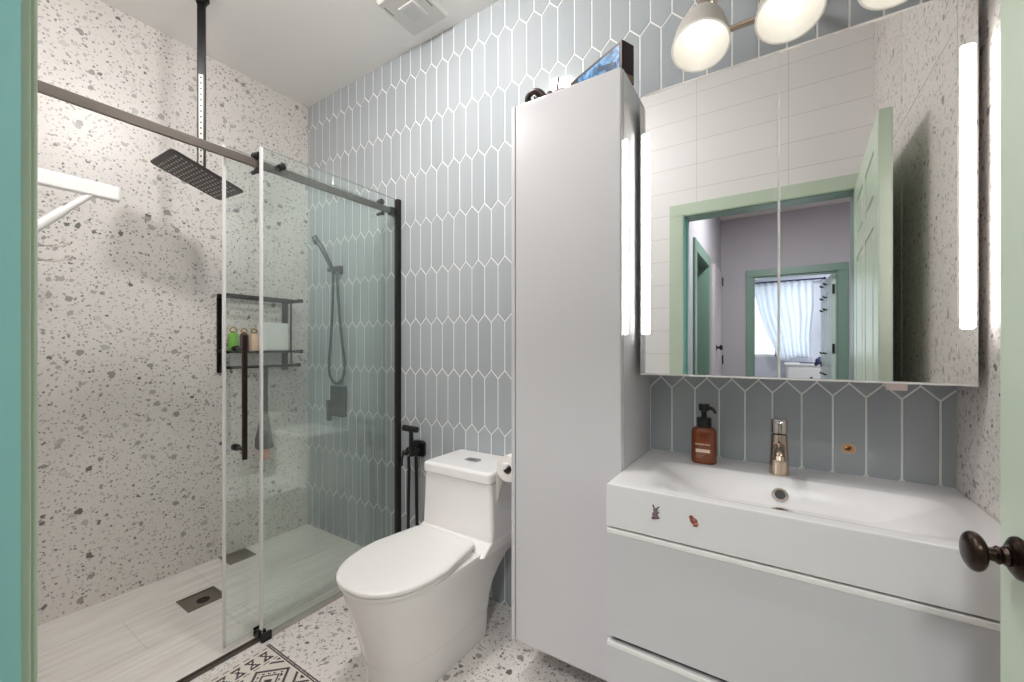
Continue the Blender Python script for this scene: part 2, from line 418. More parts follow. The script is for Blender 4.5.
def panel_door(bm, Lw, H, T, panels, M=None):
    """leaf in local x 0..Lw, y -T/2..T/2, with recessed moulded panels"""
    k = T * .13
    box(bm, 0, Lw, -T / 2 + k, T / 2 - k, 0, H, 0, 2, M)
    xs = sorted({p[0] for p in panels} | {p[1] for p in panels}); cols = sorted({(p[0], p[1]) for p in panels}); rows = sorted({(p[2], p[3]) for p in panels})
    for s in (-1, 1):
        ya, yb = (T / 2 - k - .0005, T / 2) if s > 0 else (-T / 2, -T / 2 + k + .0005)
        e = [0] + [v for c in cols for v in c] + [Lw]
        for i in range(0, len(e), 2): box(bm, e[i], e[i + 1], ya, yb, 0, H, .0015, 1, M)
        r = [0] + [v for q in rows for v in q] + [H]
        for c0, c1 in cols:
            for i in range(0, len(r), 2): box(bm, c0 - .001, c1 + .001, ya, yb, r[i], r[i + 1], .0015, 1, M)
            for r0, r1 in rows: box(bm, c0 + .028, c1 - .028, ya, yb, r0 + .028, r1 - .028, .0038, 1, M)

# white hall door, flush in the left hall wall
bm = BM()
Mh = Matrix.Translation((HX0 + .012, -1.80, .01)) @ Matrix.Rotation(-PI / 2, 4, 'Z')
panel_door(bm, .65, 2.09, .03, [(.09, .27, .2, .85), (.38, .56, .2, .85), (.09, .27, 1.0, 1.9), (.38, .56, 1.0, 1.9)], Mh)
d3 = struct('door_3', bm, mat('pale_lilac_door_paint', rgb(196, 190, 194), .5), 'pale closed hall door with a dark knob, seen in the mirror', 'door')
bm = BM(); lathe(bm, (HX0 + .026, -1.90, 1.24), (1, 0, 0), [(0, .03), (.006, .03), (.008, .012), (.03, .012), (.036, .026), (.05, .03), (.062, .02), (.064, .001)], 20); obj('door_knob', bm, M_blackpl, d3, label='dark round knob')
for zz in (.2, 1.1, 2.03 - .03): 
    bm = BM(); box(bm, HX0 + .027, HX0 + .034, -2.455, -2.42, zz - .045, zz + .045, .001); cyl(bm, (HX0 + .034, -2.455, zz - .05), (HX0 + .034, -2.455, zz + .05), .006, 10); obj('hinge', bm, M_blackpl, d3, label='black hinge')
# black switch plate in the hall
bm = BM(); box(bm, HX0, HX0 + .008, -.42, -.33, 1.50, 1.62, .002)
sw = obj('light_switch', bm, M_blackpl, origin=(HX0, -.375, 1.56)); tag(sw, 'small black switch plate on the lilac grey hall wall', 'light switch')
bm = BM(); box(bm, HX0 + .0075, HX0 + .014, -.39, -.36, 1.535, 1.585, .002); obj('rocker', bm, M_gun, sw)

# end wall of the hall with the doorway into the bright room
EX0, EX1 = -.225, .555
bm = BM()
box(bm, HX0 - .1, EX0, HY - .1, HY, 0, HC); box(bm, EX1, HX1 + .1, HY - .1, HY, 0, HC); box(bm, EX0, EX1, HY - .1, HY, 2.055, HC)
struct('wall_hall_end', bm, M_hall, 'lilac grey end wall of the hall around the bright doorway', 'wall')
bm = BM()
for x0, x1, z0, z1 in ((-.29, EX0 + .008, 0, 2.0448), (EX1 - .008, .63, 0, 2.0448), (-.29, .63, 2.045, 2.125)): box(bm, x0, x1, HY - .005, HY + .02, z0, z1, .003)
box(bm, EX0 - .01, EX0 + .02, HY - .1, HY, 0, 2.05); box(bm, EX1 - .02, EX1 + .01, HY - .1, HY, 0, 2.05); box(bm, EX0 + .0202, EX1 - .0202, HY - .1, HY, 2.03, 2.055)
struct('trim_4', bm, M_greenteal, 'green casing around the doorway at the end of the hall', 'door frame')
# bright room
RX0, RX1, RY, RC = -1.5, 1.7, -4.45, 2.6
M_room = mat('pale_blue_grey_paint', rgb(206, 208, 216), .8)
WX0, WX1, WZ0, WZ1 = -.42, .42, 1.10, 2.18
bm = BM()
box(bm, RX0 - .1, RX0, RY, HY - .1, 0, RC); box(bm, RX1, RX1 + .1, RY, HY - .1, 0, RC)
box(bm, RX0 - .1, WX0, RY - .1, RY, 0, RC); box(bm, WX1, RX1 + .1, RY - .1, RY, 0, RC); box(bm, WX0, WX1, RY - .1, RY, 0, WZ0); box(bm, WX0, WX1, RY - .1, RY, WZ1, RC)
struct('wall_bedroom', bm, M_room, 'pale walls of the bright room beyond the hall', 'wall')
bm = BM(); box(bm, RX0 - .1, RX1 + .1, RY - .1, HY - .1, -.06, 0); struct('floor.002', bm, M_hallfloor, 'wooden floor of the bright room beyond the hall', 'floor')
bm = BM(); box(bm, RX0 - .1, RX1 + .1, RY - .1, HY - .1, RC, RC + .08); struct('ceiling.002', bm, M_ceil, 'white ceiling of the bright room beyond the hall', 'ceiling')
bm = BM()
for x0, x1, z0, z1 in ((WX0, WX0 + .04, WZ0, WZ1), (WX1 - .04, WX1, WZ0, WZ1), (WX0, WX1, WZ0, WZ0 + .04), (WX0, WX1, WZ1 - .04, WZ1), (-.02, .02, WZ0, WZ1)): box(bm, x0, x1, RY - .07, RY - .02, z0, z1, .003)
w1 = struct('window_1', bm, M_plastic, 'white framed daylight window behind the white curtain', 'window')
bm = BM(); box(bm, WX0 + .03, WX1 - .03, RY - .052, RY - .046, WZ0 + .03, WZ1 - .03)
obj('pane', bm, mat('daylit_pane', rgb(225, 238, 250), .2, emit=(.90, .97, 1, 1), estr=1.7), w1)
# curtain, gathered towards the right at its foot
m, nt, b = newmat('sheer_white_fabric'); b.inputs['Base Color'].default_value = rgb(238, 242, 248); b.inputs['Roughness'].default_value = .9
tl = nt.nodes.new('ShaderNodeBsdfTranslucent'); tl.inputs[0].default_value = rgb(240, 243, 246); mxs = nt.nodes.new('ShaderNodeMixShader'); mxs.inputs[0].default_value = .55
nt.links.new(b.outputs[0], mxs.inputs[1]); nt.links.new(tl.outputs[0], mxs.inputs[2]); nt.links.new(mxs.outputs[0], nt.nodes['Material Output'].inputs['Surface'])
M_curt = m
bm = BM(); nu, nv = 90, 24; G = []
for j in range(nv + 1):
    v = j / nv; row = []
    for i in range(nu + 1):
        u = i / nu
        xl = -.30 + .34 * max(0, v - .05) ** 1.2; xr = .455 - .03 * v
        x = xl + (xr - xl) * u + .008 * math.sin(v * 9 + u * 5)
        y = RY + .085 + .010 * math.sin(u * 2 * PI * 9 + v * 2.2) + .006 * math.sin(u * 31 + v * 4)
        z = 2.205 - 1.13 * v - .03 * math.sin(u * 7) * v
        row.append(bm.verts.new((x, y, z)))
    G.append(row)
for j in range(nv):
    for i in range(nu): bm.faces.new((G[j][i], G[j][i + 1], G[j + 1][i + 1], G[j + 1][i]))
cu = obj('curtain', bm, M_curt, origin=(.08, RY + .085, 2.2), ang=180); tag(cu, 'white curtain drawn across the bright window beyond the hall', 'curtain')
cu.modifiers.new('thickness', 'SOLIDIFY').thickness = .002
bm = BM(); cyl(bm, (-.5, RY + .085, 2.215), (.56, RY + .085, 2.215), .011, 14)
rodm = mat('navy_rod', rgb(38, 40, 84), .5)
cr = obj('curtain_rod', bm, rodm, origin=(0, RY + .085, 2.215)); tag(cr, 'dark blue rod carrying the white curtain above the window', 'curtain rod')
for x in (-.515, .575):
    bm = BM(); bmesh.ops.create_uvsphere(bm, u_segments=14, v_segments=10, radius=.02, matrix=Matrix.Translation((x, RY + .085, 2.215))); obj('finial', bm, rodm, cr)
    bm = BM(); cyl(bm, (x * .97, RY, 2.215), (x * .97, RY + .085, 2.215), .008, 10); obj('bracket', bm, rodm, cr)
# open door of that room
bm = BM()
ang = math.atan2(-.76, -.04)
Md = Matrix.Translation((.520, HY - .12, .01)) @ Matrix.Rotation(ang, 4, 'Z')
panel_door(bm, .74, 2.02, .035, [(.1, .32, .22, .85), (.42, .64, .22, .85), (.1, .32, 1.0, 1.85), (.42, .64, 1.0, 1.85)], Md)
d4 = struct('door_2', bm, mat('mint_white_door_paint', rgb(214, 228, 222), .35), 'white door standing open into the bright room, with black hooks', 'door')
def onleaf(s, z, d): return Md @ Vector((s, -d, z))
def onleaf2(s, z, d):
    return Md @ Vector((s, -d if onleaf(s, z, .1).x < onleaf(s, z, -.1).x else d, z))
for zz in (1.95, 1.80, 1.66, 1.16, .92):
    for ss in (.30, .55):
        bm = BM(); a = onleaf2(ss, zz, .0185); c = onleaf2(ss, zz, .045); cyl(bm, a, c, .009, 10); cyl(bm, c, c + Vector((0, 0, .018)), .008, 10); obj('hook', bm, M_blackpl, d4, label='small black hook')
for zz in (.25, 1.22, 1.86):
    bm = BM(); a = onleaf(-.004, zz, 0); cyl(bm, a - Vector((0, 0, .05)), a + Vector((0, 0, .05)), .012, 12); obj('hinge', bm, M_blackpl, d4, label='black hinge')
bm = BM(); a = onleaf2(.68, 1.03, .018); dr = onleaf2(.68, 1.03, 1.0) - onleaf2(.68, 1.03, 0); lathe(bm, a, dr, [(0, .032), (.008, .03), (.01, .011), (.035, .011), (.04, .026), (.055, .03), (.068, .018), (.07, .001)], 20); obj('door_knob', bm, rodm, d4, label='dark knob')
# low white dresser with blue toys under the window
t = thing('dresser', 'white dresser under the window of the bright room', 'dresser', (.40, -4.15, 0))
bm = BM(); box(bm, .12, .68, -4.36, -3.98, .04, .99, .004); obj('body', bm, M_plastic, t)
bm = BM(); box(bm, .10, .70, -4.37, -3.96, .99, 1.02, .006); obj('top', bm, M_plastic, t)
for i, zz in enumerate((.10, .40, .70)):
    bm = BM(); box(bm, .14, .66, -3.981, -3.965, zz, zz + .26, .003); dw = obj('drawer', bm, M_plastic, t)
    bm = BM(); lathe(bm, (.40, -3.966, zz + .13), (0, 1, 0), [(0, .008), (.012, .008), (.016, .016), (.026, .014), (.028, .001)], 14); obj('knob', bm, rodm, dw)
bm = BM(); lathe(bm, (.36, -4.1, 1.02), (0, 0, 1), [(0, .07), (.006, .085), (.012, .09), (.013, .08), (.008, .0)], 24, True, False)
tag(obj('dish', bm, rodm, origin=(.36, -4.1, 1.02)), 'dark blue shallow dish on the white dresser under the window', 'dish')
bm = BM(); lathe(bm, (.50, -4.12, 1.02), (0, 0, 1), [(0, .03), (.01, .04), (.05, .05), (.07, .035), (.075, .015), (.09, .015), (.092, .001)], 20)
tag(obj('jar', bm, rodm, origin=(.50, -4.12, 1.02)), 'dark blue lidded jar on the white dresser under the window', 'jar')

# ------------------------------------------------------------------ bathroom door, open along the right wall
DL, DT = .889, .039
A0 = Vector((.3265 + .037, .078)); A1 = Vector((.3175, .964))
dirv = (A1 - A0).normalized(); angd = math.atan2(dirv.y, dirv.x)
Mb = Matrix.Translation((A1.x - dirv.x * DL, A1.y - dirv.y * DL, .012)) @ Matrix.Rotation(angd, 4, 'Z')
bm = BM()
cols = [(.115, .40), (.49, .775)]
panel_door(bm, DL, 2.057, DT, [(a, b, c, d) for a, b in cols for c, d in ((.22, .80), (.97, 1.68), (1.77, 1.96))], Mb)
bd = struct('door_1', bm, M_green, 'sage green six panel bathroom door standing open on the right', 'door')
kp = Mb @ Vector((DL - .058, DT / 2, .920)); kd = (Mb.to_3x3() @ Vector((0, 1, 0))).normalized()
bm = BM(); lathe(bm, kp, kd, [(0, .030), (.002, .031), (.006, .0295), (.011, .022), (.014, .015)], 32); kr = obj('rose', bm, M_orb, bd, label='dark bronze round rose')
bm = BM()
lathe(bm, kp + kd * .012, kd, [(0, .013), (.004, .0145), (.008, .0115), (.012, .0135), (.016, .010), (.026, .0095)], 24); obj('stem', bm, M_orb, kr)
# flattened egg shaped knob
bm = BM(); pr = []
for i in range(17):
    a = PI * i / 16; pr.append((.036 + .0125 * (1 - math.cos(a)), .0290 * math.sin(a) ** .75))
lathe(bm, kp, kd, pr, 36); obj('door_knob', bm, M_orb, kr)
kq = Mb @ Vector((DL - .058, -DT / 2, .920))
bm = BM(); lathe(bm, kq, -kd, [(0, .03), (.006, .0295), (.012, .014), (.022, .0095), (.026, .02), (.036, .028), (.044, .022), (.047, .001)], 28); obj('door_knob', bm, M_orb, bd)
for zz in (.25, 1.05, 1.85):
    bm = BM(); a = Mb @ Vector((-.004, -DT / 2 + .002, zz)); cyl(bm, a - Vector((0, 0, .045)), a + Vector((0, 0, .045)), .006, 12); obj('hinge', bm, M_orb, bd)
bm = BM(); a = Mb @ Vector((DL - .0005, 0, .92)); box(bm, -.0012, .0012, -.012, .012, -.028, .028, .0008, 1, Matrix.Translation(a) @ Matrix.Rotation(angd, 4, 'Z')); obj('latch_plate', bm, M_orb, bd)

# ------------------------------------------------------------------ shower screen
XG = -1.827
t = thing('shower_screen', 'fixed clear glass shower screen with black wall profile and rail', 'shower screen', (XS, 1.2, 0))
def pane(name, x, y0, y1, z0, z1, parent):
    bm = BM(); box(bm, x - .004, x + .004, y0, y1, z0, z1)
    bmesh.ops.recalc_face_normals(bm, faces=bm.faces[:])
    for f in bm.faces: f.material_index = 0 if abs(f.normal.x) > .9 else 1
    return obj(name, bm, [M_glass, M_gedge], parent)
pane('glass_panel', XG, .880, 1.618, .016, 2.087, t)
M_seal = mat('clear_seal_strip', rgb(222, 218, 218), .3)
def seal(x, y, z0, z1, parent):
    bm = BM(); box(bm, x - .007, x + .007, y - .009, y + .002, z0, z1, .002); obj('edge_seal', bm, M_seal, parent, label='pale vertical edge seal')
seal(XG, .880, .05, 2.087, t)
bm = BM(); box(bm, XG - .014, XG + .014, 1.606, YB - .002, .014, 2.090, .002); obj('wall_profile', bm, M_blackpl, t)
XRL = -1.860
bm = BM(); box(bm, XRL - .007, XRL + .007, .052, 1.628, 2.008, 2.042, .0015); obj('rail', bm, M_bronze, t)
bm = BM(); box(bm, XRL - .014, XRL + .012, 1.585, 1.632, 2.000, 2.048, .003); obj('rail_end', bm, M_blackpl, t)
bm = BM(); box(bm, XRL - .014, XRL + .014, .051, .075, 1.998, 2.050, .003); obj('rail_end', bm, M_blackpl, t)
for yy in (.962,):
    bm = BM(); lathe(bm, (XRL + .008, yy, 2.036), (1, 0, 0), [(0, .014), (.017, .014)], 24); lathe(bm, (XG + .004, yy, 2.036), (1, 0, 0), [(0, .0165), (.004, .0165), (.006, .013), (.007, .001)], 24)
    obj('rail_clamp', bm, M_blackpl, t)
bm = BM(); box(bm, XG - .022, XG + .012, .905, 1.60, 0, .006, .001); box(bm, XG - .012, XG - .005, .905, 1.60, .006, .018, .001); box(bm, XG + .005, XG + .012, .905, 1.60, .006, .018, .001)
obj('sill_strip', bm, mat('pale_sill_metal', rgb(196, 190, 180), .35, metal=.5), t, label='pale metal strip under the glass')
bm = BM(); box(bm, XS - .014, XS + .016, .052, .882, .0, .010, .002); box(bm, XS - .003, XS + .003, .052, .882, .010, .014, .001)
obj('floor_track', bm, M_bronze, t, label='dark floor track')
bm = BM(); box(bm, XG - .062, XG + .022, .872, .91, 0, .014, .003); box(bm, XG + .006, XG + .020, .868, .912, 0, .036, .004); box(bm, XG - .034, XG - .008, .870, .902, .010, .034, .004); box(bm, XG - .064, XG - .058, .874, .902, .010, .034, .002)
obj('door_guide', bm, M_blackpl, t, label='black floor guide block')

XD = -1.886
t = thing('shower_door', 'sliding clear glass shower door pushed back behind the fixed screen', 'shower door', (XD, 1.1, 0))
pane('glass_pane', XD, .765, 1.585, .022, 2.062, t)
seal(XD, .765, .02, 2.062, t)
for yy in (.872, 1.525):
    bm = BM(); lathe(bm, (XD + .0045, yy, 2.056), (1, 0, 0), [(0, .012), (.012, .012), (.0125, .0165), (.0155, .0165), (.016, .013), (.030, .013), (.0305, .0165), (.034, .0165), (.036, .013), (.0365, .001)], 28)
    lathe(bm, (XD + .0045, yy - .004, 1.988), (1, 0, 0), [(0, .009), (.036, .009), (.038, .012), (.044, .012), (.045, .001)], 18)
    obj('roller', bm, M_blackpl, t)
hx = -1.812
bm = BM(); box(bm, hx - .008, hx + .008, .797, .814, .785, 1.292, .0025); hb = obj('handle', bm, M_orb, t, label='dark vertical pull bar')
for zz in (.826, 1.235):
    bm = BM(); cyl(bm, (XD + .0045, .8055, zz), (hx - .006, .8055, zz), .0085, 16); lathe(bm, (XD + .004, .8055, zz), (1, 0, 0), [(0, .014), (.006, .014)], 20); lathe(bm, (XD - .004, .8055, zz), (-1, 0, 0), [(0, .014), (.009, .014), (.011, .010)], 20); obj('standoff', bm, M_blackpl, hb)

# ------------------------------------------------------------------ rain shower
SC = Vector((-2.33, .828, 2.055))
t = thing('rain_shower', 'square black rain shower head hanging from the ceiling on a long pole', 'shower head', (SC.x, SC.y, SC.z))
Rm = (Matrix.Rotation(-.038, 4, 'Z') @ Matrix.Rotation(.071, 4, 'Y') @ Matrix.Rotation(-.324, 4, 'X'))
Ms = Matrix.Translation(SC) @ Rm
def rrect(w, h, r, n=6):
    P = []
    for cx, cy, a0 in ((w / 2 - r, h / 2 - r, 0), (-w / 2 + r, h / 2 - r, PI / 2), (-w / 2 + r, -h / 2 + r, PI), (w / 2 - r, -h / 2 + r, 3 * PI / 2)):
        for k in range(n + 1):
            a = a0 + PI / 2 * k / n; P.append((cx + r * math.cos(a), cy + r * math.sin(a)))
    return P
bm = BM(); ring_faces(bm, [[Ms @ Vector((x * s, y * s, z)) for x, y in rrect(.304, .304, .022)] for z, s in ((0, .985), (.0015, 1), (.006, 1), (.009, .985))])
plate = obj('spray_plate', bm, mat('dark_satin_plate', rgb(52, 49, 47), .4, metal=.5), t)
bm = BM()
for i in range(8):
    for j in range(13):
        u_, v_ = -.118 + .0325 * i + (.008 if j % 2 else 0), -.120 + .020 * j
        a = Ms @ Vector((u_, v_, .001)); b = Ms @ Vector((u_, v_, -.0018)); cyl(bm, a, b, .0050, 8, .0042)
obj('nozzles', bm, mat('pale_silicone', rgb(205, 200, 192), .5), plate, label='grid of pale spray nozzles')
bm = BM(); top = Ms @ Vector((0, 0, .008)); cyl(bm, top, Ms @ Vector((0, 0, .030)), .024, 24, .018); bmesh.ops.create_uvsphere(bm, u_segments=20, v_segments=12, radius=.019, matrix=Matrix.Translation(Ms @ Vector((0, 0, .040)))); obj('ball_joint', bm, M_black, t)
PT = Ms @ Vector((0, 0, .05))
px_, py_ = PT.x, PT.y
bm = BM(); Mp = Matrix.Translation((px_, py_, 0)) @ Matrix.Rotation(.95, 4, 'Z')
box(bm, -.0165, .0165, -.008, .008, PT.z, CEIL - .01, .002, 2, Mp); pole = obj('pole', bm, M_black, t)
bm = BM(); 
for i in range(16):
    z = PT.z + .03 + i * .027
    a = Mp @ Vector((0, -.0079, z)); b = Mp @ Vector((0, -.0092, z)); cyl(bm, a, b, .0045, 10)
    # lighter strip behind the holes paints the reflection on the dark pole
box(bm, -.009, .009, -.0087, -.0079, PT.z + .012, PT.z + .45, 0, 1, Mp)
for f in bm.faces:
    f.material_index = 0
bmesh.ops.recalc_face_normals(bm, faces=bm.faces[:])
o = obj('reflection_hole_strip', bm, [M_blackpl, mat('reflection_strip_metal', rgb(150, 146, 140), .45, metal=.7)], pole, label='painted reflection strip on the pole with a row of dark holes')
for p in o.data.polygons:
    if len(p.vertices) == 4 and p.area > .002: p.material_index = 1
bm = BM(); lathe(bm, (px_, py_, CEIL), (0, 0, -1), [(0, .032), (.012, .032), (.018, .024), (.03, .022)], 28); obj('ceiling_flange', bm, M_black, t)

# ------------------------------------------------------------------ white folding drying rack
t = thing('drying_rack', 'white folding drying rack arm with diagonal strut in the shower', 'drying rack', (-2.30, .05, 1.64))
bm = BM(); box(bm, -2.316, -2.284, .060, .545, 1.846, 1.906, .008, 3); obj('arm', bm, M_plastic, t)
bm = BM(); tube(bm, [(-2.30, .465, 1.858), (-2.30, .375, 1.755)], .012, 14, False); tube(bm, [(-2.30, .388, 1.770), (-2.30, .07, 1.402)], .016, 14, False); obj('strut', bm, M_plastic, t)
bm = BM(); box(bm, -2.33, -2.27, .051, .074, 1.36, 1.93, .006); obj('wall_bracket', bm, M_plastic, t)
bm = BM()
for z0 in (1.632, 1.578): tube(bm, [(-2.30, .30, z0 + .04), (-2.298, .31, z0), (-2.27, .35, z0 - .015), (-2.26, .39, z0), (-2.26, .40, z0 + .012)], .0032, 8); tube(bm, [(-2.30, .30, z0 + .02), (-2.32, .32, z0 - .01), (-2.32, .36, z0)], .0022, 8)
tube(bm, [(-2.30, .30, 1.70), (-2.30, .302, 1.64), (-2.30, .30, 1.57)], .0028, 8); obj('wire_hooks', bm, M_chrome, t, label='thin wire hooks')

# ------------------------------------------------------------------ wall rack in the shower
RXW = XL
t = thing('shower_shelf', 'black two tier metal wall rack holding bottles in the shower', 'wall rack', (RXW, 1.32, 1.09))
for yy in (1.093, 1.470):
    bm = BM(); box(bm, RXW + .001, RXW + .014, yy - .018, yy + .018, 1.092, 1.557, .003); ob = obj('upright', bm, M_black, t)
    for zz in (1.108, 1.222, 1.54): 
        bm = BM(); cyl(bm, (RXW + .013, yy, zz), (RXW + .017, yy, zz), .009, 14); obj('screw_cap', bm, M_gun, ob)
def arms(z, h):
    for yy in (1.09, 1.495):
        bm = BM(); box(bm, RXW + .012, RXW + .135, yy - .006, yy + .006, z - h / 2, z + h / 2, .002); obj('side_arm', bm, M_black, t)
for z in (1.54, 1.214, 1.125): arms(z, .014)
def rod(name, x, z, r, y0=1.075, y1=1.508):
    bm = BM(); cyl(bm, (x, y0, z), (x, y1, z), r, 14, bev=.002); obj(name, bm, M_black, t)
rod('rail', RXW + .128, 1.546, .0055); rod('rail', RXW + .026, 1.543, .010); rod('rail', RXW + .075, 1.543, .006)
rod('rail', RXW + .128, 1.214, .0075); rod('rail', RXW + .026, 1.214, .006); rod('rail', RXW + .06, 1.212, .004); rod('rail', RXW + .095, 1.212, .004)
rod('rail', RXW + .128, 1.122, .0055); rod('rail', RXW + .05, 1.125, .0055)
for x, z in ((RXW + .128, 1.546), (RXW + .128, 1.214), (RXW + .10, 1.125)):
    bm = BM(); box(bm, x - .014, x + .014, 1.490, 1.520, z - .012, z + .012, .004); obj('end_cap', bm, M_black, t)
bm = BM(); cyl(bm, (RXW + .128, 1.445, 1.122), (RXW + .128, 1.445, 1.545), .0055, 12); obj('front_post', bm, M_black, t)
bm = BM(); tube(bm, [(RXW + .05, 1.13, 1.122), (RXW + .05, 1.13, 1.10), (RXW + .062, 1.13, 1.09), (RXW + .07, 1.13, 1.10)], .004, 8); obj('hook', bm, M_black, t)

def bottle(name, label, x, y, z, r, h, col, capcol, group='bottles on the shower rack'):
    t = thing(name, label, 'bottle', (x, y, z), group)
    bm = BM(); lathe(bm, (x, y, z), (0, 0, 1), [(0, r * .92), (.004, r), (h * .72, r), (h * .8, r * .93), (h * .86, r * .5), (h * .88, r * .42)], 24); obj('body', bm, mat(name + '_plastic', col, .3), t)
    bm = BM(); lathe(bm, (x, y, z + h * .86), (0, 0, 1), [(0, r * .62), (h * .06, r * .62), (h * .065, r * .3)], 20); cp = obj('cap', bm, mat(name + '_cap', capcol, .3, metal=.4), t)
    bm = BM(); n = 18; tube(bm, [(x, y + r * .72 * math.cos(PI * k / n), z + h * .9 + r * .95 * math.sin(PI * k / n)) for k in range(n + 1)], r * .17, 8, False); obj('loop_handle', bm, mat(name + '_loop', rgb(172, 132, 40), .3, metal=.5), cp, label='yellow loop handle')
bx = RXW + .078
bottle('green_bottle', 'bright green bottle with yellow loop top at the left of the rack', bx, 1.133, 1.2195, .026, .128, rgb(110, 176, 40), rgb(172, 132, 40))
bottle('brown_bottle', 'dark brown bottle with yellow loop top between green and peach bottles', bx, 1.190, 1.2195, .024, .125, rgb(86, 44, 40), rgb(172, 132, 40))
bottle('peach_bottle', 'pale peach bottle with yellow loop top beside the white caddy', bx, 1.247, 1.2195, .025, .123, rgb(232, 196, 168), rgb(172, 132, 40))
t = thing('white_caddy', 'white ribbed plastic caddy on the right half of the shower rack', 'caddy', (bx, 1.365, 1.2195))
bm = BM(); box(bm, bx - .045, bx + .040, 1.279, 1.435, 1.2195, 1.395, .006, 3); cb = obj('body', bm, M_plastic, t)
bm = BM()
for k in range(9): box(bm, bx + .039, bx + .0435, 1.288 + k * .017, 1.296 + k * .017, 1.228, 1.385, .002)
obj('ribs', bm, M_plastic, cb)

bm = BM(); yb_ = 1.305; xb_ = RXW + .09
t = thing('bath_brush', 'dark grey long handled bath brush hanging below the shower rack', 'brush', (xb_, yb_, 1.12))
def sect(y, w, z, d): return [(xb_ + d * math.sin(a), y + w / 2 * math.cos(a), z) for a in [2 * PI * k / 20 for k in range(20)]]
ring_faces(bm, [sect(yb_, .026, 1.128, .006), sect(yb_, .034, 1.115, .008), sect(yb_ - .004, .038, .95, .009), sect(yb_ - .004, .042, .82, .010)])
obj('handle', bm, M_gun, t)
bm = BM(); ring_faces(bm, [sect(yb_ - .004, .042, .825, .011), sect(yb_ - .006, .070, .76, .016), sect(yb_ - .010, .098, .68, .020), sect(yb_ - .006, .110, .63, .020), sect(yb_ + .004, .09, .612, .018)])
obj('head', bm, mat('dark_grey_fabric', rgb(84, 85, 87), .9, bump=.3, bscale=200), t)
bm = BM(); ring_faces(bm, [sect(yb_ + .006, .046, .616, .012), sect(yb_ + .006, .046, .575, .014), sect(yb_ + .006, .034, .545, .010)])
obj('tip', bm, mat('pink_sponge', rgb(222, 160, 140), .9, bump=.5, bscale=150), t, label='pink tip')
bm = BM(); tube(bm, [(xb_ + .038 - .001, yb_, 1.131), (xb_ + .02, yb_, 1.135), (xb_, yb_, 1.127)], .003, 8); obj('hanging_loop', bm, M_gun, t)

# ------------------------------------------------------------------ hand shower and valve on the tile wall
TY = YB - .0022
t = thing('hand_shower', 'dark hand shower on wall holder with looped hose in the shower', 'hand shower', (-2.376, TY, 1.75))
bm = BM(); box(bm, -2.416, -2.356, 1.604, TY, 1.716, 1.768, .004); box(bm, -2.442, -2.368, 1.574, 1.606, 1.728, 1.756, .004); obj('wall_holder', bm, M_gun, t)
bm = BM(); 
W0, W1 = Vector((-2.466, 1.50, 1.945)), Vector((-2.388, 1.580, 1.735))
mid = (W0 + W1) / 2 + Vector((.010, -.006, .012))
tube(bm, [W1, mid, W0], lambda s: .0125 + .004 * s, 16); hd = W0 + Vector((-.002, 0, -.004))
obj('wand', bm, M_gun, t)
bm = BM(); nrm = Vector((-.45, -.62, -.50)).normalized(); lathe(bm, W0 + Vector((.02, .008, -.03)), nrm, [(0, .012), (.010, .017), (.022, .018), (.024, .001)], 20); obj('spray_face', bm, M_black, t)
bm = BM(); tube(bm, [(-2.388, 1.580, 1.736), (-2.392, 1.585, 1.70), (-2.415, 1.595, 1.50), (-2.445, 1.602, 1.28), (-2.468, 1.605, 1.13), (-2.452, 1.606, 1.045), (-2.388, 1.606, 1.008), (-2.325, 1.606, 1.045), (-2.304, 1.605, 1.13), (-2.325, 1.602, 1.28), (-2.355, 1.602, 1.48), (-2.374, 1.602, 1.66), (-2.376, 1.602, 1.72)], .0085, 12); obj('hose', bm, M_gun, t, label='dark flexible hose loop')
t = thing('shower_valve', 'dark grey flat shower mixer plate below the hose loop', 'shower valve', (-2.385, TY, .79))
bm = BM(); box(bm, -2.452, -2.318, 1.601, TY, .795, .992, .004); vp = obj('plate', bm, M_gun, t)
bm = BM(); box(bm, -2.455, -2.430, 1.575, 1.602, .765, .90, .004); obj('lever', bm, M_gun, t)

# ------------------------------------------------------------------ floor drains
def drain(x0, x1, y0, y1, label, hole):
    t = thing('floor_drain', label, 'floor drain', ((x0 + x1) / 2, (y0 + y1) / 2, 0), 'shower floor drains')
    bm = BM(); w = .012
    for a, b, c, d in ((x0, x1, y0, y0 + w), (x0, x1, y1 - w, y1), (x0, x0 + w, y0 + w, y1 - w), (x1 - w, x1, y0 + w, y1 - w)): box(bm, a, b, c, d, 0, .006, .0015)
    obj('frame', bm, M_steel, t)
    bm = BM(); box(bm, x0 + w, x1 - w, y0 + w, y1 - w, 0, .0035, .001); pl = obj('grate_plate', bm, M_steel, t)
    if hole:
        bm = BM(); lathe(bm, ((x0 + x1) / 2 + .02, (y0 + y1) / 2, .0034), (0, 0, 1), [(0, .027), (.0012, .027), (.0014, .019), (.0005, .017), (.0004, .001)], 24); obj('outlet_ring', bm, M_orb, pl, label='round dark outlet')
        bm = BM(); box(bm, (x0 + x1) / 2 - .002, (x0 + x1) / 2 + .042, (y0 + y1) / 2 - .004, (y0 + y1) / 2 + .004, .0038, .0062, .001); obj('outlet_bar', bm, M_blackpl, pl)
drain(-2.452, -2.305, .783, .942, 'square steel drain with round outlet in the middle of the shower floor', True)
drain(-2.752, -2.612, 1.085, 1.225, 'square steel drain against the terrazzo wall of the shower floor', False)

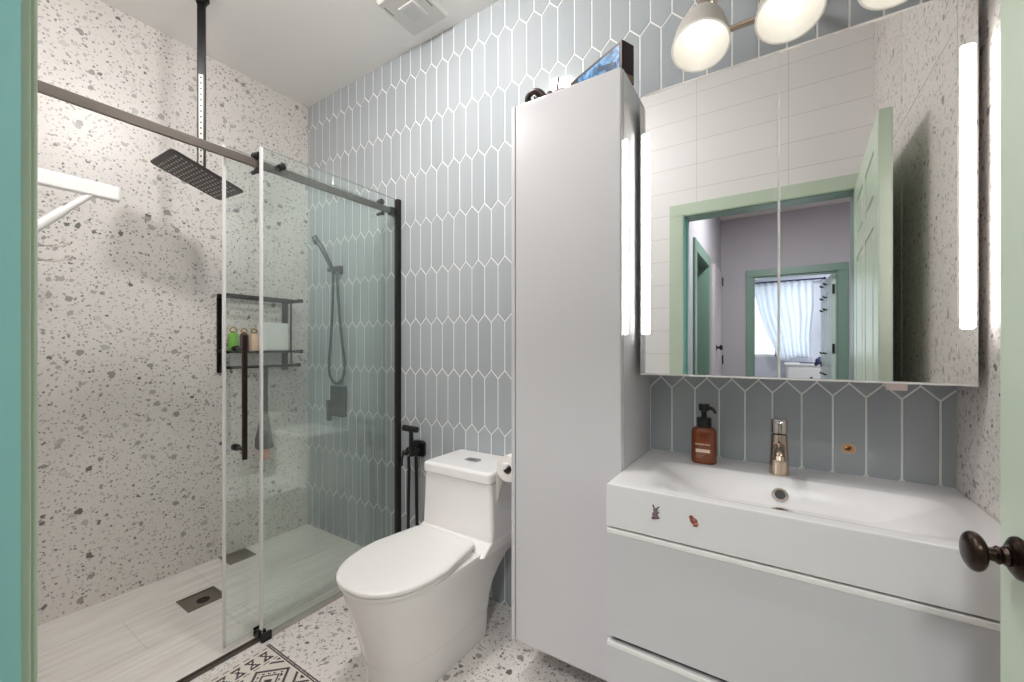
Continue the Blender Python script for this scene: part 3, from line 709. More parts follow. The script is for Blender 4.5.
# ------------------------------------------------------------------ bidet sprayer
t = thing('bidet_sprayer', 'matt black bidet sprayer on the blue tile wall beside the toilet', 'bidet sprayer', (-1.665, TY, .66))
bm = BM(); P = rrect(.090, .088, .02); ring_faces(bm, [[(-1.664 + x * s, y, .682 + z * s) for x, z in P] for y, s in ((TY, 1), (TY - .012, 1), (TY - .016, .95))]); obj('wall_plate', bm, M_blackpl, t)
bm = BM(); cyl(bm, (-1.700, 1.575, .676), (-1.625, 1.575, .682), .019, 20, bev=.003); cyl(bm, (-1.66, 1.62, .680), (-1.66, 1.575, .680), .018, 18); obj('valve_body', bm, M_blackpl, t)
bm = BM(); cyl(bm, (-1.722, 1.565, .662), (-1.698, 1.572, .662), .014, 16); tube(bm, [(-1.715, 1.560, .665), (-1.716, 1.55, .625), (-1.712, 1.548, .595)], .0055, 10); obj('lever', bm, M_blackpl, t)
bm = BM(); cyl(bm, (-1.652, 1.56, .655), (-1.652, 1.555, .79), .0145, 18, .012); obj('sprayer_handle', bm, M_blackpl, t)
bm = BM(); cyl(bm, (-1.700, 1.545, .806), (-1.608, 1.560, .800), .0165, 20, bev=.003); obj('sprayer_head', bm, M_blackpl, t)
bm = BM(); tube(bm, [(-1.676, 1.562, .65), (-1.678, 1.565, .55), (-1.688, 1.57, .36), (-1.690, 1.575, .20), (-1.665, 1.58, .12), (-1.640, 1.585, .20), (-1.640, 1.585, .40), (-1.643, 1.585, .60), (-1.645, 1.585, .65)], .009, 12); obj('hose', bm, M_blackpl, t)

# ------------------------------------------------------------------ toilet
TC = -1.187
t = thing('toilet', 'white one piece toilet with closed lid against the blue tile wall', 'toilet', (TC, 1.25, 0))
def outline(yf, yb, w, z, rb=.05, n=26, e=2.35, cx=TC - .004, wb=None):
    """half super-ellipse nose at yf, straight sides, rounded back corners"""
    wb = w if wb is None else wb
    ym = yf + min(.27, (yb - yf) * .56); P = []
    for k in range(n + 1):
        a = PI * k / n
        c, s_ = math.cos(a), math.sin(a)
        x = w * (abs(c) ** (2 / e)) * (1 if c >= 0 else -1); y = ym - (ym - yf) * (abs(s_) ** (2 / e))
        P.append((cx + x, y, z))
    m_ = 5
    for k in range(1, m_): P.append((cx - w + (w - wb) * k / m_, ym + (yb - rb - ym) * k / m_, z))
    for k in range(7):
        a = PI - (PI / 2) * k / 6; P.append((cx - wb + rb + rb * math.cos(a), yb - rb + rb * math.sin(a), z))
    for k in range(7):
        a = PI / 2 - (PI / 2) * k / 6; P.append((cx + wb - rb + rb * math.cos(a), yb - rb + rb * math.sin(a), z))
    for k in range(m_ - 1, 0, -1): P.append((cx + w - (w - wb) * k / m_, ym + (yb - rb - ym) * k / m_, z))
    return P
bm = BM(); rings = []
prof = [  # z, front, back, half width front, half width back
    (0.000, .962, 1.452, .137, .140), (.004, .958, 1.452, .140, .143), (.060, .945, 1.452, .142, .145), (.118, .936, 1.454, .144, .147), (.122, .933, 1.454, .1465, .149), (.128, .932, 1.455, .1475, .150),
    (.180, .918, 1.462, .151, .153), (.235, .902, 1.480, .158, .160), (.285, .888, 1.512, .168, .170), (.325, .877, 1.548, .178, .181), (.360, .869, 1.590, .187, .192),
    (.385, .864, 1.614, .193, .196), (.400, .862, 1.622, .196, .199), (.408, .866, 1.624, .194, .199)]
for z, yf, yb, w, wb in prof: rings.append(outline(yf, yb, w, z, .045, wb=wb))
ring_faces(bm, rings); obj('bowl', bm, M_ceram, t, ang=50)
# deck and tank body in one flowing piece
bm = BM()
def rr3(x0, x1, y0, y1, z, r):
    return [((x0 + x1) / 2 + x, (y0 + y1) / 2 + y, z) for x, y in rrect(x1 - x0, y1 - y0, r)]
tk = []
for z, hw, yf in ((.398, .1988, 1.300), (.408, .1988, 1.312), (.418, .1988, 1.326), (.428, .1988, 1.338), (.4325, .1980, 1.345), (.434, .197, 1.354), (.440, .196, 1.362), (.500, .197, 1.366), (.58, .193, 1.367), (.672, .1875, 1.366)):
    tk.append(rr3(TC + .012 - hw, TC + .012 + hw, yf, 1.630, z, .016))
ring_faces(bm, tk); obj('tank', bm, M_ceram, t, ang=50)
bm = BM()
cx = TC + .012
ring_faces(bm, [rr3(cx - .187, cx + .187, 1.361, 1.628, .674, .018), rr3(cx - .1915, cx + .1915, 1.357, 1.630, .677, .020), rr3(cx - .192, cx + .192, 1.356, 1.631, .706, .020), rr3(cx - .190, cx + .190, 1.358, 1.629, .714, .020), rr3(cx - .184, cx + .184, 1.364, 1.624, .719, .018), rr3(cx - .176, cx + .176, 1.372, 1.616, .7212, .016)])
tl_ = obj('tank_lid', bm, M_ceram, t, ang=50)
bm = BM(); ring_faces(bm, [rr3(cx - .036, cx + .036, 1.468, 1.508, z, r) for z, r in ((.7205, .006), (.7235, .006), (.7245, .004))]); 
fb = obj('flush_button', bm, mat('satin_grey_chrome', rgb(150, 150, 150), .3, metal=.6), tl_, label='grey dual flush button')
bm = BM(); box(bm, cx - .002, cx + .0005, 1.468, 1.508, .7240, .7250); obj('button_split', bm, M_gun, fb)
# seat ring and lid
bm = BM(); ring_faces(bm, [outline(.852, 1.315, .192, .409, .05, wb=.165), outline(.848, 1.318, .195, .412, .05, wb=.168), outline(.848, 1.318, .195, .420, .05, wb=.168), outline(.852, 1.315, .192, .424, .05, wb=.165)]); obj('seat', bm, M_plastic, t, ang=50)
bm = BM(); ring_faces(bm, [outline(.848, 1.330, .194, .4255, .045, wb=.164), outline(.842, 1.334, .199, .429, .045, wb=.168), outline(.842, 1.334, .199, .437, .045, wb=.168), outline(.846, 1.331, .196, .4425, .045, wb=.165), outline(.860, 1.32, .184, .4465, .045, wb=.155), outline(.91, 1.28, .14, .4485, .04, wb=.12)]); ld = obj('lid', bm, M_plastic, t, ang=60)
for s_ in (-1, 1):
    bm = BM(); box(bm, TC + s_ * .085 - .022, TC + s_ * .085 + .022, 1.305, 1.345, .408, .436, .006, 3); obj('hinge', bm, M_plastic, ld)

# ------------------------------------------------------------------ toilet paper
rc = Vector((-.8895, 1.342, .764))
t = thing('toilet_paper_holder', 'steel toilet paper holder arm fixed to the tall white cabinet', 'toilet paper holder', (-.831, 1.47, .78))
bm = BM(); cyl(bm, (rc.x, 1.325, .778), (rc.x, 1.47, .778), .0085, 16); lathe(bm, (rc.x, 1.326, .778), (0, -1, 0), [(0, .0085), (.0005, .0125), (.010, .0125), (.012, .010), (.0125, .001)], 20); obj('rod', bm, M_plastic, t)
bm = BM(); cyl(bm, (rc.x - .008, 1.47, .778), (-.832, 1.47, .778), .0085, 16); lathe(bm, (-.8305, 1.47, .778), (-1, 0, 0), [(0, .022), (.006, .022), (.008, .012)], 20); obj('arm', bm, M_steel, t)
t = thing('toilet_paper', 'white toilet paper roll hanging beside the tall white cabinet', 'toilet paper', (rc.x, rc.y, rc.z))
M_paper = mat('tissue_paper', rgb(238, 233, 228), .95, bump=.25, bscale=120)
def annulus(bm, c, r0, r1, y0, y1, n=36):
    R = []
    for y, r in ((y0, r0), (y0, r1), (y1, r1), (y1, r0)): R.append([bm.verts.new((c.x + r * math.cos(2 * PI * k / n), y, c.z + r * math.sin(2 * PI * k / n))) for k in range(n)])
    for a in range(4):
        b = (a + 1) % 4
        for k in range(n): bm.faces.new((R[a][k], R[a][(k + 1) % n], R[b][(k + 1) % n], R[b][k]))
rcz = Vector((rc.x, 0, .778 - .0095 - .0))
rcc = Vector((rc.x, 0, .7705 - .0085))
bm = BM(); annulus(bm, rcc, .0205, .051, 1.342, 1.442); rl = obj('roll', bm, M_paper, t)
bm = BM(); annulus(bm, rcc, .0192, .0206, 1.3425, 1.4415); obj('cardboard_core', bm, mat('grey_cardboard', rgb(120, 112, 104), .9), t)
bm = BM(); n = 10; rows = []
for k in range(n + 1):
    s_ = k / n
    z = rcc.z - .14 * s_; x = rcc.x - .0515 - .002 * math.sin(s_ * PI)
    w0, w1 = 1.342, 1.442 - .0 - (.092 * max(0, (s_ - .35) / .65))
    rows.append([(x, w0 + .004 * s_, z), (x, w1, z + .0)])
f0 = [[bm.verts.new(p) for p in r] for r in rows]
for a, b in zip(f0, f0[1:]): bm.faces.new((a[0], a[1], b[1], b[0]))
tt = obj('loose_sheet', bm, M_paper, t); tt.modifiers.new('thickness', 'SOLIDIFY').thickness = .0008

# ------------------------------------------------------------------ bath mat
MX0, MX1, MY0, MY1 = -1.772, -1.04, .37, .882
def pat(u, v):
    """u across the rows from the left edge, v along the rows from the far edge (metres); True = black"""
    if v < .014: return v < .004 or v > .0105 or int(u / .005) % 2 == 0
    if v < .020: return False
    if .100 < u < .104 or .020 < u < .023: return int(v / .012) % 3 != 0
    a = ((v - .02) % .050) / .050 - .5; b = (u - .062) / .030
    if abs(b) < 1:
        w = .08 + .36 * abs(b)
        return abs(a) < w and abs(b) < .88 and not (.30 < abs(b) < .60 and abs(a) < w * .45)
    q = u - .112
    if q > 0:
        a = abs(((v - .02) % .17) / .17 - .5) * 2; b = abs((q % .17) / .17 - .5) * 2; d = a + b
        if .84 < d < .99 or .44 < d < .54 or d < .20: return True
        if .60 < d < .74 and (int(u / .014) + int(v / .014)) % 2 == 0: return True
        return 1.50 < d < 1.66 or d > 1.85
    return False
bm = BM(); st = .0045; nu = int((MX1 - MX0) / st); nv = int((MY1 - MY0) / st)
vv = [[bm.verts.new((MX0 + i * st, MY1 - j * st, .0085)) for i in range(nu + 1)] for j in range(nv + 1)]
for j in range(nv):
    for i in range(nu):
        f = bm.faces.new((vv[j][i], vv[j + 1][i], vv[j + 1][i + 1], vv[j][i + 1]))
        if pat((j + .5) * st + 0, (i + .5) * st) if False else pat((i + .5) * st, (j + .5) * st): f.material_index = 1
nb = []
for (a, b) in ([(vv[0][i], vv[0][i + 1]) for i in range(nu)] + [(vv[nv][i + 1], vv[nv][i]) for i in range(nu)] + [(vv[j + 1][0], vv[j][0]) for j in range(nv)] + [(vv[j][nu], vv[j + 1][nu]) for j in range(nv)]):
    c = bm.verts.new((b.co.x, b.co.y, .0005)); d = bm.verts.new((a.co.x, a.co.y, .0005)); bm.faces.new((a, b, c, d))
t = thing('bath_mat', 'cream bath mat with black tribal pattern on the terrazzo floor', 'bath mat', ((MX0 + MX1) / 2, .62, 0))
obj('mat_cloth', bm, [mat('cream_cotton', rgb(226, 217, 208), .95, bump=.6, bscale=500), mat('black_cotton', rgb(74, 68, 66), .95, bump=.6, bscale=500)], t)
bm = BM()
for k in range(int((MY1 - MY0) / .012)):
    y = MY0 + .006 + k * .012; tube(bm, [(MX0 + .002, y, .005), (MX0 - .018, y + random.uniform(-.004, .004), .003)], .0016, 6, False)
o = obj('fringe', bm, mat('cream_fringe', rgb(222, 212, 202), .95), t); o['kind'] = 'stuff'

# ------------------------------------------------------------------ tall cabinet
CX0, CX1, CY, CZ0, CZ1 = -.830, -.412, 1.280, .155, 2.138
t = thing('tall_cabinet', 'tall white gloss wall cabinet between toilet and basin', 'cabinet', ((CX0 + CX1) / 2, 1.46, CZ0))
bm = BM(); box(bm, CX0, CX1, CY + .021, YB - .003, CZ0, CZ1, .0015); obj('body', bm, M_gloss, t)
bm = BM(); box(bm, CX0 + .0175, CX1 - .0005, CY, CY + .0185, CZ0 + .001, CZ1 - .001, .006, 4); obj('door', bm, M_gloss, t)
bm = BM(); box(bm, CX0, CX0 + .0155, CY + .001, CY + .0208, CZ0, CZ1, .0015); obj('side_panel', bm, M_gloss, t)

# things on top of it
t = thing('picture_box', 'dark box with blue picture lying on top of the tall cabinet', 'box', (-.53, 1.42, CZ1))
Mx = Matrix.Translation((-.433, 1.35, CZ1)) @ Matrix.Rotation(math.atan2(.095, -.20), 4, 'Z')
L_, T_, H_ = .27, .058, .136
M_boxd = mat('dark_brown_card', rgb(44, 26, 24), .45, var=.3, bscale=20)
bm = BM(); box(bm, 0, L_, -T_, 0, .0005, H_, .0012, 1, Mx); body = obj('carton', bm, M_boxd, t)
m, nt, b = newmat('blue_printed_picture'); N = nt.nodes; L = nt.links
tc = N.new('ShaderNodeTexCoord'); n1 = N.new('ShaderNodeTexNoise'); n1.inputs['Scale'].default_value = 26; n1.inputs['Detail'].default_value = 8; n1.inputs['Distortion'].default_value = 1.5
L.new(tc.outputs['Object'], n1.inputs['Vector']); cr_ = N.new('ShaderNodeValToRGB'); e = cr_.color_ramp.elements
e[0].position = .36; e[0].color = rgb(18, 28, 46); e[1].position = .72; e[1].color = rgb(146, 184, 212)
for p, c in ((.46, rgb(56, 106, 152)), (.57, rgb(96, 148, 190))): q = e.new(p); q.color = c
L.new(n1.outputs['Fac'], cr_.inputs[0]); L.new(cr_.outputs[0], b.inputs['Base Color']); b.inputs['Roughness'].default_value = .3
bm = BM(); box(bm, .012, L_ - .05, -.0, .0012, .008, H_ - .012, 0, 1, Mx); obj('picture', bm, m, body, label='blue printed picture')
bm = BM(); box(bm, .05, .14, .0008, .0022, .045, .062, 0, 1, Mx @ Matrix.Rotation(-.35, 4, 'Y')); box(bm, .02, .10, .0008, .0022, .02, .03, 0, 1, Mx @ Matrix.Rotation(-.55, 4, 'Y')); obj('picture_shapes', bm, mat('dark_blue_print', rgb(26, 52, 84), .3), body)
bm = BM(); box(bm, -.0012, .0, -T_ + .006, -.006, .03, H_ - .008, 0, 1, Mx); obj('end_panel', bm, mat('near_black_print', rgb(30, 16, 14), .35), body, label='near black end panel')
bm = BM(); box(bm, -.0012, .0, -T_ + .006, -.006, .004, .028, 0, 1, Mx); obj('end_label', bm, mat('brown_label', rgb(128, 108, 88), .5, var=.4, bscale=90), body, label='brown mottled label')
t = thing('hair_clip', 'dark brown claw hair clip lying on top of the tall cabinet', 'hair clip', (-.72, 1.33, CZ1))
M_clip = mat('dark_tortoise_plastic', rgb(50, 34, 28), .25, var=.5, bscale=40)
bm = BM(); 
tube(bm, [(-.78, 1.315, CZ1 + .010), (-.775, 1.31, CZ1 + .034), (-.752, 1.31, CZ1 + .046), (-.728, 1.312, CZ1 + .040), (-.712, 1.315, CZ1 + .022), (-.705, 1.32, CZ1 + .010)], .010, 12); tube(bm, [(-.78, 1.35, CZ1 + .010), (-.77, 1.35, CZ1 + .034), (-.748, 1.35, CZ1 + .042), (-.725, 1.35, CZ1 + .032), (-.710, 1.35, CZ1 + .010)], .009, 12)
obj('claw', bm, M_clip, t)
bm = BM(); cyl(bm, (-.745, 1.305, CZ1 + .046), (-.745, 1.355, CZ1 + .042), .008, 14); obj('spring_bar', bm, M_clip, t)
bm = BM()
for k in range(4): tube(bm, [(-.77 + .017 * k, 1.318, CZ1 + .034), (-.772 + .018 * k, 1.332, CZ1 + .016), (-.77 + .018 * k, 1.335, CZ1 + .004)], .0035, 8)
obj('teeth', bm, M_clip, t)
t = thing('wooden_figurine', 'small brown figurine with an upright prong beside the hair clip', 'figurine', (-.66, 1.33, CZ1))
M_fig = mat('brown_wood', rgb(86, 56, 44), .5, var=.4, bscale=30)
bm = BM(); ring_faces(bm, [[(-.655 + a * s_, 1.33 + b * s_ * .6, CZ1 + z) for a, b in rrect(.085, .05, .02)] for z, s_ in ((.0005, .8), (.008, 1), (.022, .9), (.032, .5), (.035, .1))]); obj('body', bm, M_fig, t)
bm = BM(); tube(bm, [(-.662, 1.33, CZ1 + .025), (-.662, 1.33, CZ1 + .05), (-.658, 1.33, CZ1 + .078)], lambda s: .0045 - .002 * s, 10); obj('prong', bm, M_clip, t)
bm = BM(); bmesh.ops.create_uvsphere(bm, u_segments=18, v_segments=12, radius=.014, matrix=Matrix.Translation((-.690, 1.325, CZ1 + .022))); obj('head', bm, M_fig, t)

# ------------------------------------------------------------------ vanity unit and basin
VX0, VX1, VY = -.412, .418, 1.141
t = thing('vanity_cabinet', 'white wall hung vanity cabinet with two wide drawers', 'vanity', (0, 1.4, .09))
bm = BM(); box(bm, VX0 + .006, VX1 - .004, VY + .024, YB - .003, .09, .7245, .001); obj('carcass', bm, M_gloss, t)
for z0, z1 in ((.412, .716), (.092, .391)):
    bm = BM(); x0, x1 = VX0 + .002, VX1
    sec = [(VY + .022, z0), (VY + .002, z0), (VY, z0 + .002), (VY, z1 - .003), (VY + .003, z1), (VY + .010, z1 + .004), (VY + .022, z1 + .004)]
    ring_faces(bm, [[(x, y, z) for y, z in sec] for x in (x0, x1)]); dw = obj('drawer_front', bm, M_gloss, t)
    bm = BM(); box(bm, x0, x1, VY - .0012, VY + .012, z1 - .008, z1 + .0055, .0018, 2); obj('grip_lip', bm, M_plastic, dw, label='bright grip edge')
    bm = BM(); box(bm, x0 + .01, x1 - .01, VY + .0205, VY + .0245, z1 + .0045, z1 + .0105); obj('shadow_gap_strip', bm, M_gun, dw)

t = thing('basin', 'white ceramic basin with wide front apron on the vanity', 'basin', (0, 1.4, .727))
BX0, BX1, BY0, BY1 = -.335, .365, 1.178, 1.478
def sd(x, y):
    cx, cy = (BX0 + BX1) / 2, (BY0 + BY1) / 2; r = .06
    qx = abs(x - cx) - (BX1 - BX0) / 2 + r; qy = abs(y - cy) - (BY1 - BY0) / 2 + r
    return math.hypot(max(qx, 0), max(qy, 0)) + min(max(qx, qy), 0) - r
def zt(x, y):
    d = -sd(x, y)
    if d <= 0: return .848
    ex = min(1, max(0, min((x - BX0) / .17, (BX1 - x) / .17))); ey = min(1, max(0, min((y - BY0) / .17, (BY1 - y) / .055)))
    s1 = lambda q: q * q * (3 - 2 * q)
    return .848 - .070 * s1(ex) ** .8 * s1(ey) ** .8
bm = BM(); x0, x1, y0, y1 = VX0, VX1 + .005, VY, YB - .0032; nx, ny = 110, 70
def xs_(i): return x0 + .004 + (x1 - x0 - .008) * i / nx
def ys_(j): return y0 + .004 + (y1 - y0 - .004) * j / ny
g_ = [[bm.verts.new((xs_(i), ys_(j), zt(xs_(i), ys_(j)))) for i in range(nx + 1)] for j in range(ny + 1)]
for j in range(ny):
    for i in range(nx): bm.faces.new((g_[j][i], g_[j][i + 1], g_[j + 1][i + 1], g_[j + 1][i]))
loop = [g_[0][i] for i in range(nx + 1)] + [g_[j][nx] for j in range(1, ny + 1)] + [g_[ny][i] for i in range(nx - 1, -1, -1)] + [g_[j][0] for j in range(ny - 1, 0, -1)]
def outp(v, d, z):
    x, y = v.co.x, v.co.y
    if v in L0: x -= d
    if v in L1: x += d
    if v in L2: y -= d
    return (x, y, z)
L0 = {g_[j][0] for j in range(ny + 1)}; L1 = {g_[j][nx] for j in range(ny + 1)}; L2 = {g_[0][i] for i in range(nx + 1)}
prev = loop
for d, z in ((.0025, .8472), (.004, .844), (.004, .7275)):
    cur = [bm.verts.new(outp(v, d, z)) for v in loop]
    for i in range(len(loop)):
        j = (i + 1) % len(loop); bm.faces.new((prev[i], cur[i], cur[j], prev[j]))
    prev = cur
bm.faces.new(prev)
bs = obj('bowl', bm, mat('basin_ceramic', rgb(226, 224, 224), .16, coat=.15), t, ang=40)
on_ = Vector((0, -.80, .60)); oc = Vector((.010, 1.448, zt(.010, 1.448))) + on_ * .002
bm = BM(); lathe(bm, oc, on_, [(-.012, .0215), (.0, .0215), (.002, .0200), (.0022, .0140), (-.003, .013), (-.0035, .001)], 28); ov = obj('overflow_ring', bm, M_chrome, t, label='chrome overflow ring')
bm = BM(); lathe(bm, oc + on_ * .0002, on_, [(0, .0132), (.0006, .0132)], 24); obj('overflow_hole', bm, M_gun, ov)
bm = BM(); lathe(bm, (.015, 1.375, zt(.015, 1.375)), (0, 0, 1), [(-.002, .032), (.003, .031), (.004, .024), (.0035, .001)], 28); obj('drain', bm, M_chrome, t)

# faucet
fx, fy = .0085, 1.517
t = thing('faucet', 'short chrome single lever faucet standing on the basin ledge', 'faucet', (fx, fy, .848))
bm = BM(); lathe(bm, (fx, fy, .848), (0, 0, 1), [(0, .0265), (.003, .0270), (.008, .0262), (.06, .0245), (.118, .0220), (.124, .0205)], 36); fbod = obj('body', bm, M_nickel, t, ang=30)
bm = BM(); cyl(bm, (fx, fy, .971), (fx, fy, .9755), .0195, 30); obj('seam_ring', bm, M_blackpl, t, label='black seam ring')
bm = BM(); lathe(bm, (fx, fy, .9750), (0, .05, 1), [(0, .0205), (.002, .0222), (.036, .0232), (.042, .0225), (.044, .020), (.0445, .001)], 36); obj('lever_cap', bm, M_chrome, t, ang=30)
bm = BM(); Mf = Matrix.Translation((fx, fy, 1.008)) @ Matrix.Rotation(-.10, 4, 'X'); box(bm, -.0105, .0105, -.052, -.016, -.004, .005, .003, 3, Mf); obj('lever', bm, M_chrome, t)
bm = BM(); tube(bm, [(fx, fy - .012, .935), (fx, fy - .045, .934), (fx, fy - .07, .927), (fx, fy - .085, .915)], .0150, 20); lathe(bm, (fx, fy - .084, .918), (0, -.45, -.9), [(0, .0152), (.012, .0152), (.013, .011)], 20); obj('spout', bm, M_nickel, t)
bm = BM(); box(bm, fx - .003, fx + .003, fy - .0235, fy - .0215, .948, .953); obj('temperature_mark', bm, mat('red_blue_mark', rgb(60, 60, 110), .4), fbod)

# soap dispenser
sx, sy, sz = -.2065, 1.530, .848
t = thing('soap_dispenser', 'amber glass pump soap bottle on the basin ledge', 'soap dispenser', (sx, sy, sz))
m, nt, b = newmat('amber_glass'); b.inputs['Base Color'].default_value = rgb(118, 54, 18); b.inputs['Roughness'].default_value = .16; b.inputs['Coat Weight'].default_value = .5; b.inputs['Subsurface Weight'].default_value = .0
M_amber = m
def oval(w, d, z, r):
    return [(sx + x, sy + y, sz + z) for x, y in rrect(w, d, r, 8)]
bm = BM(); ring_faces(bm, [oval(.070, .048, 0, .022), oval(.078, .056, .003, .026), oval(.080, .058, .010, .028), oval(.080, .058, .100, .028), oval(.078, .056, .110, .027), oval(.068, .048, .118, .023), oval(.050, .042, .122, .0205), oval(.036, .036, .124, .0178)]); bo = obj('bottle', bm, M_amber, t, ang=60)
bm = BM(); lathe(bm, (sx, sy, sz + .122), (0, 0, 1), [(0, .0225), (.002, .0235), (.030, .0235), (.032, .0215), (.0325, .009)], 28); cyl(bm, (sx, sy, sz + .152), (sx, sy, sz + .180), .0085, 16); obj('collar', bm, M_blackpl, t)
bm = BM(); lathe(bm, (sx, sy, sz + .176), (0, 0, 1), [(0, .013), (.003, .0170), (.020, .0178), (.024, .0160), (.0245, .001)], 24); tube(bm, [(sx + .010, sy - .004, sz + .188), (sx + .024, sy - .009, sz + .187), (sx + .033, sy - .013, sz + .181), (sx + .037, sy - .015, sz + .172)], lambda s: .0070 - .0025 * s, 12); obj('pump_head', bm, M_blackpl, t)
M_print = mat('pale_label_print', rgb(226, 200, 176), .6)
bm = BM()
for k in range(9): box(bm, sx - .0225 + k * .0050, sx - .0225 + k * .0050 + (.0040, .0034, .0042, .0046, .0036, .0018, .0038, .0020, .0040)[k], sy - .0296, sy - .0288, sz + .0655, sz + (.0690, .0685, .0690, .0685, .0690, .0700, .0695, .0690, .0688)[k])
obj('label_print', bm, M_print, bo, label='pale line of small print')
bm = BM(); box(bm, sx - .022, sx + .022, sy - .0297, sy - .0288, sz + .040, sz + .051); lb = obj('label_block', bm, M_print, bo, label='pale label block')
bm = BM()
for k, w in enumerate((.020, .016, .012)): box(bm, sx - .022, sx - .022 + w * 1.6, sy - .0296, sy - .0288, sz + .034 - k * .006, sz + .0365 - k * .006)
obj('label_lines', bm, mat('dim_label_print', rgb(150, 104, 76), .6), bo)

# stickers
def sticker(name, label, blobs, loc, cols, T=.0012):
    t = thing(name, label, 'sticker', loc)
    for i, (pn, dx, dz, rx, rz, ci, rot) in enumerate(blobs):
        bm = BM(); n = 20
        R = []
        for y in (-.0001, -T - .0002 * i):
            R.append([(loc[0] + dx + (rx * math.cos(a) * math.cos(rot) - rz * math.sin(a) * math.sin(rot)), loc[1] + y, loc[2] + dz + (rx * math.cos(a) * math.sin(rot) + rz * math.sin(a) * math.cos(rot))) for a in [2 * PI * k / n for k in range(n)]])
        ring_faces(bm, R); obj(pn, bm, cols[ci], t)
    return t
mp1 = mat('mauve_print', rgb(134, 110, 120), .5, var=.3, bscale=150); mp2 = mat('dark_mauve_print', rgb(92, 72, 84), .5)
sticker('rabbit_sticker', 'small mauve animal sticker on the basin front, left one', [('body', 0, -.010, .008, .010, 0, .2), ('head', .001, .004, .0062, .0058, 0, 0), ('ear', -.004, .013, .0020, .0065, 1, .35), ('ear', .007, .012, .0018, .0062, 1, -.75), ('arm', .0065, -.002, .0018, .0055, 1, -.9), ('foot', -.005, -.018, .005, .0028, 1, 0), ('tail', .0085, -.015, .0035, .002, 1, .5)], (-.275, VY - .0001, .796), (mp1, mp2))
mr1 = mat('red_brown_print', rgb(140, 72, 66), .5, var=.4, bscale=160); mr2 = mat('tan_print', rgb(176, 128, 104), .5)
sticker('snail_sticker', 'small red brown animal sticker on the basin front, right one', [('body', 0, 0, .0095, .0085, 0, -.5), ('head', -.006, .008, .0055, .0058, 0, .2), ('patch', .006, -.006, .0052, .0040, 1, 0), ('patch', .001, .004, .0034, .0028, 1, 0), ('foot', .004, -.011, .0062, .0024, 0, .1)], (-.178, VY - .0001, .793), (mr1, mr2))
mo1 = mat('orange_print', rgb(214, 150, 82), .45, var=.2, bscale=100); mo2 = mat('dark_brown_print', rgb(84, 48, 30), .45); mo3 = mat('cream_print', rgb(226, 204, 176), .45)
sticker('tile_sticker', 'oval orange sticker on the blue tile above the basin', [('rim', 0, 0, .0170, .0145, 2, 0), ('face', 0, 0, .0155, .0130, 0, 0), ('figure', -.001, -.001, .0075, .0050, 1, .2), ('figure', .004, .004, .0040, .0030, 1, -.5), ('figure', -.006, .004, .0026, .0032, 2, 0)], (.189, YB - .0030, .927), (mo1, mo2, mo3))

# ------------------------------------------------------------------ mirror cabinet
MX_0, MX_1, MY, MZ0, MZ1 = -.3935, .4065, 1.4253, 1.1473, 2.1085
t = thing('mirror_cabinet', 'two door mirror cabinet with lit side strips above the basin', 'mirror cabinet', (.0065, 1.53, MZ0))
bm = BM(); box(bm, MX_0 + .002, MX_1 - .002, MY + .020, YB - .0035, MZ0 + .002, MZ1 - .002, .001); obj('body', bm, M_gloss, t)
for x0, x1 in ((MX_0, .0067), (.0073, MX_1)):
    bm = BM(); box(bm, x0, x1, MY, MY + .019, MZ0, MZ1, .0004, 1); dr = obj('mirror_door', bm, M_plastic, t)
    bm = BM(); box(bm, x0 + (.0006 if x0 < -.1 else .0030), x1 - (.0006 if x1 > .1 else .0030), MY - .0006, MY + .0041, MZ0 + .0060, MZ1 - .0050); obj('mirror_glass', bm, M_mirror, dr, label='clear mirror glass')
for x0, x1 in ((-.3875, -.3605), (.3755, .4015)):
    bm = BM(); P = rrect(x1 - x0, .686, .006); ring_faces(bm, [[((x0 + x1) / 2 + x, y, 1.629 + z) for x, z in P] for y in (MY + .001, MY - .0025)]); obj('light_strip', bm, M_glow, t, label='glowing vertical light strip')
bm = BM(); box(bm, .243, .285, MY + .012, MY + .0135, MZ0 - .018, MZ0 + .002, .0003, 1)
tg = obj('pink_tag', bm, mat('pale_pink_card', rgb(228, 208, 206), .6), origin=(.264, MY + .012, MZ0)); tag(tg, 'small pale pink tag under the mirror cabinet edge', 'tag')

